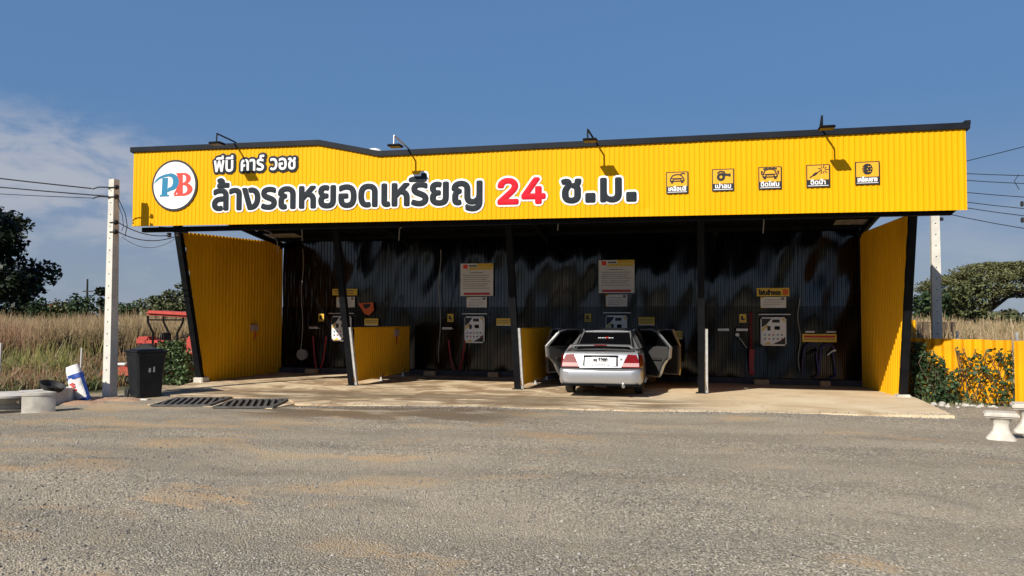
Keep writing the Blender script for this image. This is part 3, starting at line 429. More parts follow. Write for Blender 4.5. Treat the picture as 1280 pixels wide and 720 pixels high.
xs = sorted(set([-900, -400, -150, -70]+list(np.linspace(-40, 40, 81))+[70, 150, 400, 900])); ys = sorted(set([-500, -100, -30]+list(np.linspace(-8, 40, 65))+[60, 110, 250, 600, 1500]))
gv = []; gf = []
def gz(x, y):
    r = math.hypot(x-3, y-9)
    return GZ + (0 if r > 30 else (.018*math.sin(x*1.1+.6*y)+.014*math.sin(y*1.9-.5*x+1)) * max(0, 1-r/30)) + (.034 if x > -3.3 else .022)*max(0, min(1, (y-12.2)/1.2))*(1 if abs(x) < 9 else 0) - (.10 if y > 14.9 and abs(x) < 8.1 else 0)
for y in ys:
    for x in xs: gv.append((x, y, gz(x, y)))
nx = len(xs)
for j in range(len(ys)-1):
    for i in range(nx-1): gf.append((j*nx+i, j*nx+i+1, (j+1)*nx+i+1, (j+1)*nx+i))
g = MB(); g.add(gv, gf); struct(g.build('gravel_ground', ground_mat(), smooth=True))

# loose stones lying on the yard where one sees them singly
def stones():
    base = np.array([(1,0,0),(-1,0,0),(0,1,0),(0,-1,0),(0,0,1),(0,0,-1)], float); F0 = np.array([(0,2,4),(2,1,4),(1,3,4),(3,0,4),(2,0,5),(1,2,5),(3,1,5),(0,3,5)])
    n = 24000
    d = 3.6+9.2*rng.random(n)**1.35; th = R(90)+.2245+rng.uniform(-.66, .66, n)
    px, py = 3.79+d*np.cos(th), d*np.sin(th)
    keep = py < 12.9; px, py = px[keep], py[keep]
    ex = rng.uniform(-3.7, 8.3, 5200); ey = np.array([fy(v) for v in ex])+rng.normal(-.12, .16, 5200); px = np.concatenate([px, ex]); py = np.concatenate([py, ey]); n = len(px)
    r = (.005+.0085*rng.random(n)**2.5)*(1+.25*rng.standard_normal(n).clip(-1, 1.5))
    sc = r[:, None]*rng.uniform(.65, 1.35, (n, 3)); sc[:, 2] *= .7
    a = rng.uniform(0, 6.28, n)
    V = base[None]*sc[:, None, :]*rng.uniform(.75, 1.2, (n, 6, 1))
    ca, sa = np.cos(a)[:, None], np.sin(a)[:, None]
    x = V[..., 0]*ca-V[..., 1]*sa; y = V[..., 0]*sa+V[..., 1]*ca
    z = V[..., 2]+np.array([max(gz(p, q), fz(p, q) if q > fy(p) and p > -3.7 else -1) for p, q in zip(px, py)])[:, None]+sc[:, 2][:, None]*.35
    V = np.stack([x+px[:, None], y+py[:, None], z], -1).reshape(-1, 3)
    F = (F0[None]+6*np.arange(n)[:, None, None]).reshape(-1, 3)
    m = mat('loose_gravel_stone', (.3, .3, .3), island=[(.14, .13, .115), (.28, .26, .23), (.44, .415, .37)], rough=.9)
    o = npmesh('gravel_stones', V, F, m); stuff(o); o['label'] = 'loose grey gravel stones strewn over the yard'

# ------------------------------------------------------------------ concrete apron and bay floor
def apron_mat():
    m = bpy.data.materials.new('stained_concrete_apron'); m.use_nodes = True; t = m.node_tree; n = t.nodes; l = t.links; b = n['Principled BSDF']
    ge = n.new('ShaderNodeNewGeometry'); pos = ge.outputs['Position']
    def mp(sc):
        k = n.new('ShaderNodeMapping'); k.inputs['Scale'].default_value = sc; l.new(pos, k.inputs[0]); return k.outputs[0]
    def noise(v, s, d=4, ro=.5, dist=0.):
        k = n.new('ShaderNodeTexNoise'); k.inputs['Scale'].default_value = s; k.inputs['Detail'].default_value = d; k.inputs['Roughness'].default_value = ro; k.inputs['Distortion'].default_value = dist
        l.new(v, k.inputs['Vector']); return k.outputs['Fac']
    def ramp(x, st):
        r = n.new('ShaderNodeValToRGB'); cr = r.color_ramp
        for i, (p, c) in enumerate(st):
            e = cr.elements[i] if i < 2 else cr.elements.new(p)
            e.position = p; e.color = (*c, 1)
        l.new(x, r.inputs[0]); return r.outputs[0]
    def mix(f, a, b_, mode='MIX'):
        k = n.new('ShaderNodeMix'); k.data_type = 'RGBA'; k.blend_type = mode
        if isinstance(f, (int, float)): k.inputs[0].default_value = f
        else: l.new(f, k.inputs[0])
        for i, v in ((6, a), (7, b_)):
            if isinstance(v, tuple): k.inputs[i].default_value = (*v, 1)
            else: l.new(v, k.inputs[i])
        return k.outputs[2]
    base = ramp(noise(mp((.8, .9, 1)), 1.0, 7, .62, .6), [(.30, (.50, .365, .21)), (.72, (.76, .64, .45)), (.5, (.67, .53, .345))])
    spk = ramp(noise(mp((1, 1, 1)), 45, 4, .6), [(.3, (.78, .77, .75)), (.7, (1.1, 1.1, 1.1))])
    c = mix(.5, base, spk, 'MULTIPLY')
    # brown trickle stains, stronger on the left three bays
    sx = n.new('ShaderNodeSeparateXYZ'); l.new(pos, sx.inputs[0])
    k = n.new('ShaderNodeMapRange'); k.inputs[1].default_value = 3.6; k.inputs[2].default_value = 2.0; l.new(sx.outputs[0], k.inputs[0])
    st = ramp(noise(mp((.8, 1.1, 1)), 1.15, 7, .62, 1.2), [(.455, (0, 0, 0)), (.57, (1, 1, 1))])
    q = n.new('ShaderNodeMath'); q.operation = 'MULTIPLY'; l.new(st, q.inputs[0]); l.new(k.outputs[0], q.inputs[1])
    q2 = n.new('ShaderNodeMath'); q2.operation = 'MULTIPLY'; q2.inputs[1].default_value = .88; l.new(q.outputs[0], q2.inputs[0])
    c = mix(q2.outputs[0], c, (.27, .175, .095))
    # wet tongue along the front of bays two and three
    kk = n.new('ShaderNodeMapRange'); kk.inputs[1].default_value = 1.0; kk.inputs[2].default_value = .55
    dy = n.new('ShaderNodeMath'); dy.operation = 'SUBTRACT'; dy.inputs[1].default_value = 15.15; l.new(sx.outputs[1], dy.inputs[0])
    ab = n.new('ShaderNodeMath'); ab.operation = 'ABSOLUTE'; l.new(dy.outputs[0], ab.inputs[0]); l.new(ab.outputs[0], kk.inputs[0])
    kx = n.new('ShaderNodeMapRange'); kx.inputs[1].default_value = 4.4; kx.inputs[2].default_value = 3.2; l.new(sx.outputs[0], kx.inputs[0])
    wn = ramp(noise(mp((.35, 1.9, 1)), 1.6, 5, .55, .5), [(.40, (0, 0, 0)), (.49, (1, 1, 1))])
    w1 = n.new('ShaderNodeMath'); w1.operation = 'MULTIPLY'; l.new(kk.outputs[0], w1.inputs[0]); l.new(kx.outputs[0], w1.inputs[1])
    w2 = n.new('ShaderNodeMath'); w2.operation = 'MULTIPLY'; l.new(w1.outputs[0], w2.inputs[0]); l.new(wn, w2.inputs[1])
    w3 = n.new('ShaderNodeMath'); w3.operation = 'MULTIPLY'; l.new(w2.outputs[0], w3.inputs[0]); w3.inputs[1].default_value = .78
    c = mix(w3.outputs[0], c, (.20, .145, .09))
    # hairline cracks
    vo = n.new('ShaderNodeTexVoronoi'); vo.feature = 'DISTANCE_TO_EDGE'; vo.inputs['Scale'].default_value = .38
    wv = n.new('ShaderNodeVectorMath'); wv.operation = 'ADD'; nz = n.new('ShaderNodeTexNoise'); nz.inputs['Scale'].default_value = 1.3; nz.inputs['Detail'].default_value = 6; l.new(pos, nz.inputs['Vector'])
    l.new(pos, wv.inputs[0]); l.new(nz.outputs['Color'], wv.inputs[1]); l.new(wv.outputs[0], vo.inputs['Vector'])
    cm = ramp(vo.outputs['Distance'], [(.0, (1, 1, 1)), (.006, (0, 0, 0))])
    q3 = n.new('ShaderNodeMath'); q3.operation = 'MULTIPLY'; q3.inputs[1].default_value = .45; l.new(cm, q3.inputs[0])
    c = mix(q3.outputs[0], c, (.16, .12, .08))
    l.new(c, b.inputs['Base Color'])
    rr = n.new('ShaderNodeMapRange'); rr.inputs[3].default_value = .85; rr.inputs[4].default_value = .45; l.new(w3.outputs[0], rr.inputs[0]); l.new(rr.outputs[0], b.inputs['Roughness'])
    bp = n.new('ShaderNodeBump'); bp.inputs['Strength'].default_value = .3; bp.inputs['Distance'].default_value = .02; l.new(noise(mp((1, 1, 1)), 30, 5, .6), bp.inputs['Height']); l.new(bp.outputs[0], b.inputs['Normal'])
    return m
apm = apron_mat()
xl = lerpf([(12.9, -6.55), (14.4, -7.3), (17.0, -8.15), (21.3, -8.15)]); xr = lerpf([(12.9, 8.05), (17.2, 8.2), (21.3, 8.2)])
fy = lerpf([(-6.6, 14.55), (-3.82, 14.5), (-3.75, 13.75), (-1.5, 13.92), (.6, 14.05), (3.5, 14.22), (8.1, 14.62)])
def fz(x, y):                                            # the slab falls to the yard and tips a little to the right at the back
    t = min(1, max(0, (y-13.6)/3.6)); z = -.058+.058*t**.8
    if y > 17.3: z -= .10*(y-17.3)/3.7*max(0, min(1, (x+2)/10))
    return z
a = MB(); nxx, nyy = 80, 24; vs = []
for j in range(nyy+1):
    for i in range(nxx+1):
        u = i/nxx; x0 = -7.0+15.1*u; y0 = fy(x0); v = j/nyy; y = y0+(21.25-y0)*v
        x = xl(y)+(xr(y)-xl(y))*u
        if j == 0: y += .05*math.sin(x*5.1)*math.sin(x*1.7)+.02*math.sin(x*17)
        vs.append((x, y, fz(x, y)))
fs = [(j*(nxx+1)+i, j*(nxx+1)+i+1, (j+1)*(nxx+1)+i+1, (j+1)*(nxx+1)+i) for j in range(nyy) for i in range(nxx)]
a.add(vs, fs)
# skirt so that the slab has a real edge
per = [i for i in range(nxx+1)]+[j*(nxx+1)+nxx for j in range(1, nyy+1)]
lef = [j*(nxx+1) for j in range(nyy, -1, -1)]
for ch in (per, lef):
    b0 = len(a.v)
    for i in ch: x, y, z = vs[i]; a.v += [(x, y, z), (x, y-.012, -.22)]
    for i in range(len(ch)-1): a.f.append((b0+2*i, b0+2*i+2, b0+2*i+3, b0+2*i+1)); a.mi.append(0)
struct(a.build('concrete_apron', apm, smooth=True, angle=30))
stones()
# concrete strip that holds the two drain grates
p = MB(); p.prism([(-6.35, 13.12, -.16), (-3.72, 13.12, -.16), (-3.72, 14.52, -.16), (-6.7, 14.56, -.16)], (0, 0, .089))
struct(p.build('drain_strip', apm))
# ------------------------------------------------------------------ car wash building
bl = thing('car_wash_building', 'open fronted yellow and black corrugated metal car wash with four bays', 'building', (0, 17.24, 0))
zb = lambda x: 3.575-.0073*(x+8.08)
ctop = lerpf([(-8.08, 5.315), (-3.68, 5.262), (-2.34, 4.968), (8.42, 4.967)]); cbot = lambda x: ctop(x)-.105
FY = 14.75
m_ = MB(); corr(m_, (-8.08, FY+.012, 0), (1, 0, 0), (0, -1, 0), 16.5, .092, .0075, lambda u: zb(u-8.08), lambda u: cbot(u-8.08)+.03, nz=10,
     warp=lambda u, z: .0025*math.sin(u*1.9+z*2.1)+.002*math.sin(u*.73+1.3)+.0012*math.sin(u*6.1+z*3)+.0016*(int(u/.92) % 2)-.014*math.exp(-((u-11.05)/.10)**2-((z-3.62)/.14)**2))
fas = m_.build('fascia', yellow, bl)
m_ = MB()
xs_ = [-8.14, -3.68, -2.34, 8.48]
for x0, x1 in zip(xs_, xs_[1:]):
    P = []
    for x in (x0, x1):
        t = ctop(max(-8.08, min(8.42, x))); P.append([(x, FY-.035, t-.11), (x, FY-.035, t-.005), (x, FY+.01, t+.005), (x, FY+.30, t-.04), (x, FY+.30, t-.13), (x, FY+.06, t-.12)])
    b0 = len(m_.v); m_.v += P[0]+P[1]
    m_.f += [tuple(b0+i for i in range(6)), tuple(b0+6+i for i in range(6))[::-1]]+[(b0+i, b0+(i+1) % 6, b0+6+(i+1) % 6, b0+6+i) for i in range(6)]; m_.mi += [0]*8
cp = m_.build('ridge_cap', capm, bl)
m_ = MB(); m_.box((8.40, FY-.04, 4.92), (8.486, FY+.2, 4.995)); m_.build('end_cap', capm, cp)
# frame behind the fascia; dark sheet added to darken the rear wall's reflection
m_ = MB(); m_.prism([(-8.02, FY+.055, 3.62), (8.38, FY+.055, 3.50), (8.38, FY+.055, 4.86), (-2.34, FY+.055, 4.86), (-3.68, FY+.055, 5.14), (-8.02, FY+.055, 5.18)], (0, .006, 0)); m_.build('dark_reflection_sheet', darkceil, bl)
m_ = MB()
m_.beam((-8.0, 15.02, 3.52), (8.25, 15.02, 3.455), .12, .10); m_.beam((-8.0, 14.86, 4.72), (8.3, 14.86, 4.72), .05, .10)
m_.build('fascia_beam', blackp, bl)
for x in (-8, -4, 0, 4, 8):
    m_ = MB(); m_.beam((x, 14.86, zb(x)+.05), (x, 14.86, 4.70), .06, .06, (0, 1, 0)); m_.build('fascia_strut', blackp, bl)
m_ = MB(); m_.beam((8.2, 15.0, 3.42), (8.36, 14.85, 3.56), .05, .05); m_.build('corner_brace', blackp, bl)
# leaning posts, with footings at the two ends
for x in (-8, -4, 0, 4, 8):
    yb = {-8: 17.2, 8: 17.45}.get(x, 17.24); 
    m_ = MB(); m_.beam((x, yb, fz(x, yb)-.02), (x, yb-1.02, 3.80), .14, .14, (0, 1, 0)); ps = m_.build('post', blackp, bl)
    m_ = MB()
    if abs(x) == 8: m_.rbox((x-.13, yb-.14, -.14), (x+.13, yb+.16, .12 if x < 0 else .05), .02); m_.build('footing', concw, ps)
    else: m_.box((x-.12, yb-.12, fz(x, yb)-.01), (x+.12, yb+.12, fz(x, yb)+.012)); m_.build('base_plate', rubber, ps)
# rafters, purlins and the dark mono-pitch roof
rz = lambda y: 4.70-(y-14.85)*(4.70-3.86)/(21.1-14.85)
for x in (-7.95, -4, 0, 4, 7.95):
    m_ = MB(); m_.beam((x, 14.95, rz(14.95)-.18), (x, 21.0, rz(21)-.16), .08, .14); m_.build('rafter', blackp, bl)
    m_ = MB(); m_.beam((x, 16.22, 3.74), (x, 16.22, rz(16.22)-.22), .09, .09, (0, 1, 0)); m_.build('post_head', blackp, bl)
    m_ = MB(); m_.beam((x, 20.9, 3.6), (x, 20.9, rz(20.9)-.18), .07, .07, (0, 1, 0)); m_.build('rear_post_head', blackp, bl)
for y in np.linspace(15.3, 20.7, 7):
    m_ = MB(); m_.beam((-8.05, y, rz(y)-.055), (8.1, y, rz(y)-.055), .05, .09); m_.build('purlin', blackp, bl)
def roofsheet(x0, x1, m, name):
    q = MB(); b0 = 0; k = 0; us = []
    while x0+k*.25 < x1:
        for a_, d in ((0, 0), (.18, 0), (.21, .03), (.235, .03)): us.append((min(x0+k*.25+a_, x1), d))
        k += 1
    us.append((x1, 0))
    for u, d in us: q.v += [(u, 14.80, rz(14.80)+d), (u, 21.25, rz(21.25)+d)]
    for i in range(len(us)-1): q.f.append((2*i, 2*i+2, 2*i+3, 2*i+1)); q.mi.append(0)
    return q.build(name, m, bl)
roofsheet(-7.15, 7.25, darkceil, 'roof'); roofsheet(-8.12, -7.15, paleroof, 'roof_light'); roofsheet(7.25, 8.15, paleroof, 'roof_light')
# side walls
WB = 21.02
for sx, x in ((-1, -7.96), (1, 7.96)):
    y0b, y0t = (17.25, 16.32) if sx < 0 else (17.5, 16.5); zt0, zt1 = (3.62, 3.80) if sx < 0 else (3.62, 3.72)
    ln = WB-y0t
    def zl(u, y0b=y0b, y0t=y0t, x=x): 
        y = y0t+u
        return max(fz(x, y)-.01, 3.62*(y0b-y)/(y0b-y0t)) if y < y0b else fz(x, y)-.01
    def zh(u, zt0=zt0, zt1=zt1, ln=ln): return zt0+(zt1-zt0)*u/ln
    m_ = MB(); corr(m_, (x, y0t, 0), (0, 1, 0), (-sx, 0, 0), ln, .15, .034, zl, lambda u: max(zl(u)+.002, zh(u)), nz=4)
    m_.build('side_wall', yellow2, bl)
    m_ = MB()
    for zz in (1.0, 2.2, 3.3):
        ys0 = y0b-(y0b-y0t)*zz/3.62
        m_.beam((x+sx*.035, ys0, zz), (x+sx*.035, WB, zz), .04, .06)
    m_.build('wall_rail', blackp, bl)
# rear wall: two tiers of glossy black sheet, slightly wavy as thin sheet is
def wav(u, z):
    return .020*math.sin(u*1.15+.8*math.sin(z*1.3))+.012*math.sin(u*2.3-z*1.7+.5)+.010*math.sin(z*2.9+u*.6)+.006*math.sin(u*5.3+z*2.2+1)+.004*math.sin(u*9.1-z*4)
m_ = MB(); corr(m_, (-7.95, 21.03, 0), (1, 0, 0), (0, -1, 0), 15.9, .095, .016, lambda u: 1.86, lambda u: 3.93, nz=44, warp=wav, rip=.0035); wl = m_.build('rear_wall', black, bl)
m_ = MB(); corr(m_, (-7.95, 21.0, 0), (1, 0, 0), (0, -1, 0), 15.9, .095, .016, lambda u: fz(u-7.95, 20.9)+.13, lambda u: 1.90, nz=30, warp=wav, rip=.0035); m_.build('rear_wall_lower_sheet', blacklow, bl)
m_ = MB(); m_.box((-7.95, 21.1, .1), (7.95, 21.16, 3.7)); m_.build('rear_wall_liner', blackp, bl)
m_ = MB()
for i in range(12):
    x0 = -7.9+i*15.8/12; z0 = fz(x0+.6, 20.85)
    m_.prism([(x0, 20.78, fz(x0, 20.8)-.02), (x0+15.8/12-.012, 20.78, fz(x0+1.3, 20.8)-.02), (x0+15.8/12-.012, 20.78, fz(x0+1.3, 20.8)+.145), (x0, 20.78, fz(x0, 20.8)+.145)], (0, .17, 0))
m_.build('plinth', plinthm, bl)
# low partitions between the bays: yellow sheet on small feet with a pale steel end channel
for x, lab in ((-4, 0), (0, 1), (4, 2)):
    m_ = MB(); corr(m_, (x+.09, 17.12, 0), (0, 1, 0), (1, 0, 0), 3.68, .13, .030, lambda u, x=x: fz(x, 17.12+u)+.09+(0 if u > .28 else .0), lambda u: 1.335, nz=2); pt = m_.build('partition', yellow2, bl)
    m_ = MB(); m_.prism([(x+.073, 17.19, fz(x, 17.2)), (x+.073, 17.27, fz(x, 17.2)), (x+.073, 16.90, 1.37), (x+.073, 16.82, 1.37)], (.06, 0, 0)); m_.build('end_channel', whitepost, pt)
    for yy in (18.75, 20.3):
        m_ = MB(); m_.box((x+.07, yy, fz(x, yy)-.01), (x+.12, yy+.06, .16)); m_.box((x+.03, yy-.05, fz(x, yy)-.01), (x+.16, yy+.11, fz(x, yy)+.012)); m_.build('foot', galv, pt)
    m_ = MB(); m_.beam((x+.10, 17.05, 1.35), (x+.10, 20.8, 1.345), .03, .03); m_.build('top_rail', yellow2, pt)

# floodlights on brackets, reaching forward over the fascia
LX = [(-5.63, 5.30, -5.55), (-1.72, 4.97, -1.70), (2.02, 4.97, 1.95), (6.07, 4.97, 6.10)]
labs = ['floodlight on a thin bracket over the round logo end of the fascia', 'floodlight on a bracket above the dip in the fascia ridge, its arm catching the sun', 'floodlight on a bracket above the red 24 and the last big letters', 'floodlight on a bracket above the pictogram signs on the right']
LT = [(.66, .05, .0), (.56, .17, -.10), (.54, .10, -.06), (.62, .10, -.06)]
for (x, z, xt), lb, (ln, up, dx) in zip(LX, labs, LT):
    t = thing('floodlight', lb, 'floodlight', (x, FY+.05, z), 0, 'floodlights on the fascia ridge')
    q = MB(); q.tube([(0, .12, -.03), (0, 0, .02), (dx, -ln, up)], .018, 6); q.tube([(dx, -ln, up), (dx, -ln-.01, up-.20)], .016, 6); q.build('bracket_arm', capm if labs.index(lb) != 1 else galv, t, world=False)  # second arm in paler steel: the sunlight on it is put into the colour
    q = MB(); q.rbox((dx-.07, -ln-.20, up-.245), (dx+.19, -ln+.03, up-.205), .012); hd = q.build('lamp_head', blackp, t, world=False)
    q = MB(); q.box((dx-.05, -ln-.18, up-.252), (dx+.17, -ln+.01, up-.246)); q.build('lens', inkm, hd, world=False)
    q = MB(); q.box((-.05, -.01, -.03), (.05, .14, -.012)); q.build('foot_plate', capm, t, world=False)
# turbine ventilators on the roof, just showing over the ridge
for x, y, z, lb in ((-3.05, 16.2, 5.26, 'white domed roof ventilator showing at the dip in the ridge'), (-.86, 16.2, 5.17, 'white domed roof ventilator showing over the ridge before the red 24')):
    t = thing('roof_ventilator', lb, 'roof ventilator', (x, y, rz(y)), 0, 'roof ventilators')
    h = z-rz(y)
    q = MB(); q.lathe([(.14, 0), (.14, h-.36)], n=14); q.build('neck', galv, t, world=False)
    q = MB(); q.lathe([(.14, h-.42), (.18, h-.34), (.23, h-.20), (.225, h-.08), (.19, h+.02), (.12, h+.08), (.0, h+.11)], n=20); q.build('dome', white, t, smooth=True, world=False)
# ------------------------------------------------------------------ lettering and signs on the fascia
TY = FY-.0045                                              # just in front of the ribs
def slant(x0, z0): return lambda px, pz: (x0+px, z0+pz-.0073*px)
t = thing('sign_lettering', 'large slate grey Thai slogan lettering with white outline and a red 24', 'lettering', (-3, TY, 3.85))
def words(txt, x0, x1, z0, hx, bold, outl, m, nm, track=0., space=.22, dark=True, parent=None, raw=None):
    gl, w = layout(txt, 1., track, space) if raw is None else raw
    sx = (x1-x0)/w
    gl = [[[(p[0]*sx, p[1]*hx) for p in s] for s in g] for g in gl]; fx = slant(x0, z0)
    q = MB(); letters(q, gl, fx, TY-.012, bold, .004); a_ = q.build(nm, m, parent)
    q = MB(); letters(q, gl, fx, TY, outl, .006); b_ = q.build('letter_outline', whitem if dark else slate, parent)
    return a_
words('ล้างรถหยอดเหรียญ', -6.13, -.13, 3.885, 1.10, .029, .068, slate, 'letters', parent=t)
words('24', .09, 1.10, 3.825, .90, .032, .070, redl, 'digits', parent=t)
q_ = layout('ช', 1.); gl, w = q_
ra = layout('ช.ม.', 1., .015)
words('', 1.37, 2.86, 3.815, 1.08, .030, .068, slate, 'letters', parent=t, raw=ra)
t = thing('sign_lettering', 'small white Thai shop name lettering with black outline above the large slogan', 'lettering', (-5.1, TY, 4.68))
words('พีบี คาร์ วอช', -6.09, -4.16, 4.69, .60, .010, .062, whitem, 'letters', dark=False, parent=t, space=.25)

t = thing('round_sign', 'round white logo disc with black rim and blue and red PB monogram', 'sign', (-7.03, TY, 4.43))
LXc, LZc, LR = -7.035, 4.435, .555
q = MB(); q.disc(LXc, LZc, LR, TY, .012, 48); q.build('rim', inkm, t)
q = MB(); q.disc(LXc, LZc, LR-.045, TY-.012, .004, 48); q.build('disc', whitem, t)
def ringseg(cx, cz, r0, rz0, r1, rz1, a0, a1, n=14, sh=0.):
    o_ = arc(cx, cz, r0, a0, a1, n, rz0); i_ = arc(cx+sh, cz, r1, a1, a0, n, rz1)
    return o_+i_
q = MB(); y_ = TY-.016
X0, Z0 = LXc, LZc
q.flat([(X0-.27, Z0-.20), (X0-.145, Z0-.20), (X0-.135, Z0+.17), (X0-.255, Z0+.17)], y_)              # P stem
q.flat([(X0-.31, Z0-.235), (X0-.10, Z0-.235), (X0-.11, Z0-.20), (X0-.30, Z0-.195)], y_-.001)           # serif
q.flat(ringseg(X0-.09, Z0+.075, .195, .19, .075, .115, -105, 95, 16, -.01), y_-.002)                   # bowl
q.flat([(X0-.435, Z0+.055), (X0-.40, Z0+.13), (X0-.32, Z0+.20), (X0-.20, Z0+.245), (X0-.08, Z0+.262), (X0-.10, Z0+.20), (X0-.22, Z0+.185), (X0-.32, Z0+.15), (X0-.375, Z0+.105)], y_-.003)   # swash
q.flat([(X0-.20, Z0-.065), (X0-.13, Z0-.085), (X0-.08, Z0-.115), (X0-.115, Z0-.135), (X0-.19, Z0-.125)], y_-.004)
q.v = [(X0+(v[0]-X0)*1.14, v[1], v[2]) for v in q.v]; q.build('letter_p', tealb, t)
q = MB(); y_ = TY-.0165
q.flat([(X0+.07, Z0-.20), (X0+.19, Z0-.20), (X0+.18, Z0+.235), (X0+.06, Z0+.235)], y_)
q.flat([(X0-.02, Z0-.235), (X0+.215, Z0-.235), (X0+.20, Z0-.195), (X0+.03, Z0-.20)], y_-.001)
q.flat([(X0-.015, Z0-.20), (X0+.03, Z0-.20), (X0+.10, Z0-.09), (X0+.085, Z0-.01)], y_-.0015)
q.flat([(X0+.03, Z0+.262), (X0+.24, Z0+.262), (X0+.23, Z0+.225), (X0+.06, Z0+.225)], y_-.001)
q.flat(ringseg(X0+.19, Z0+.135, .165, .127, .065, .085, -95, 95, 12), y_-.002)
q.flat(ringseg(X0+.20, Z0-.095, .195, .14, .085, .09, -95, 95, 12), y_-.003)
q.flat([(X0+.15, Z0+.01), (X0+.24, Z0+.01), (X0+.24, Z0+.045), (X0+.15, Z0+.045)], y_-.004)
q.v = [(X0+(v[0]-X0)*1.14, v[1], v[2]) for v in q.v]; q.build('letter_b', coral, t)

def stroke(q, pts, w, y):                                  # a chain of flat bars with round joints
    for i, (a, b) in enumerate(zip(pts, pts[1:])):
        d = Vector((b[0]-a[0], b[1]-a[1])); nn = Vector((-d.y, d.x)).normalized()*w/2
        q.flat([(a[0]+nn.x, a[1]+nn.y), (a[0]-nn.x, a[1]-nn.y), (b[0]-nn.x, b[1]-nn.y), (b[0]+nn.x, b[1]+nn.y)], y-.0004*(i % 3), .003)
        q.disc(b[0], b[1], w/2, y-.0002-.0004*(i % 3), .003, 8)
def icon_car(q, cx, cz, y, foam=False):
    e = .02 if foam else 0
    stroke(q, [(cx-.125, cz-.01), (cx-.085, cz+.055+e), (cx-.03, cz+.075+e), (cx+.04, cz+.075+e), (cx+.085, cz+.05+e), (cx+.12, cz-.01)], .022, y)
    q.flat([(cx-.13, cz-.055), (cx+.13, cz-.055), (cx+.135, cz-.005), (cx+.11, cz+.012), (cx-.11, cz+.012), (cx-.135, cz-.005)], y-.002)
    for s in (-1, 1): q.flat([(cx+s*.09-.022, cz-.085), (cx+s*.09+.022, cz-.085), (cx+s*.09+.022, cz-.05), (cx+s*.09-.022, cz-.05)], y-.001)
    if foam:
        for k in range(7): q.disc(cx-.10+.034*k, cz+.10+.012*(k % 2), .019, y-.001, .003, 8)
        for s in (-1, 1): q.disc(cx+s*.14, cz+.05, .02, y-.001, .003, 8); q.disc(cx+s*.145, cz+.015, .016, y-.001, .003, 8)
    else: stroke(q, [(cx+.06, cz+.08), (cx+.11, cz+.10), (cx+.14, cz+.085)], .02, y-.003)
def icon_hole(q, cx, cz, y):                               # headlamps and grille of the car icon
    for s in (-1, 1): q.disc(cx+s*.095, cz-.018, .016, y, .002, 8)
    q.flat([(cx-.06, cz-.035), (cx+.06, cz-.035), (cx+.06, cz-.02), (cx-.06, cz-.02)], y, .002)
signs = [('เคลือบสี', 3.36, 3.76, 3.90, 'a car outline under a cloth'), ('เป่าลม', 4.185, 4.575, 3.92, 'an air blower'), ('ฉีดโฟม', 5.0, 5.40, 3.925, 'a car covered in foam'), ('ฉีดน้ำ', 5.82, 6.215, 3.93, 'a spray gun splashing water'), ('เคลือบยาง', 6.635, 7.035, 3.95, 'a car tyre')]
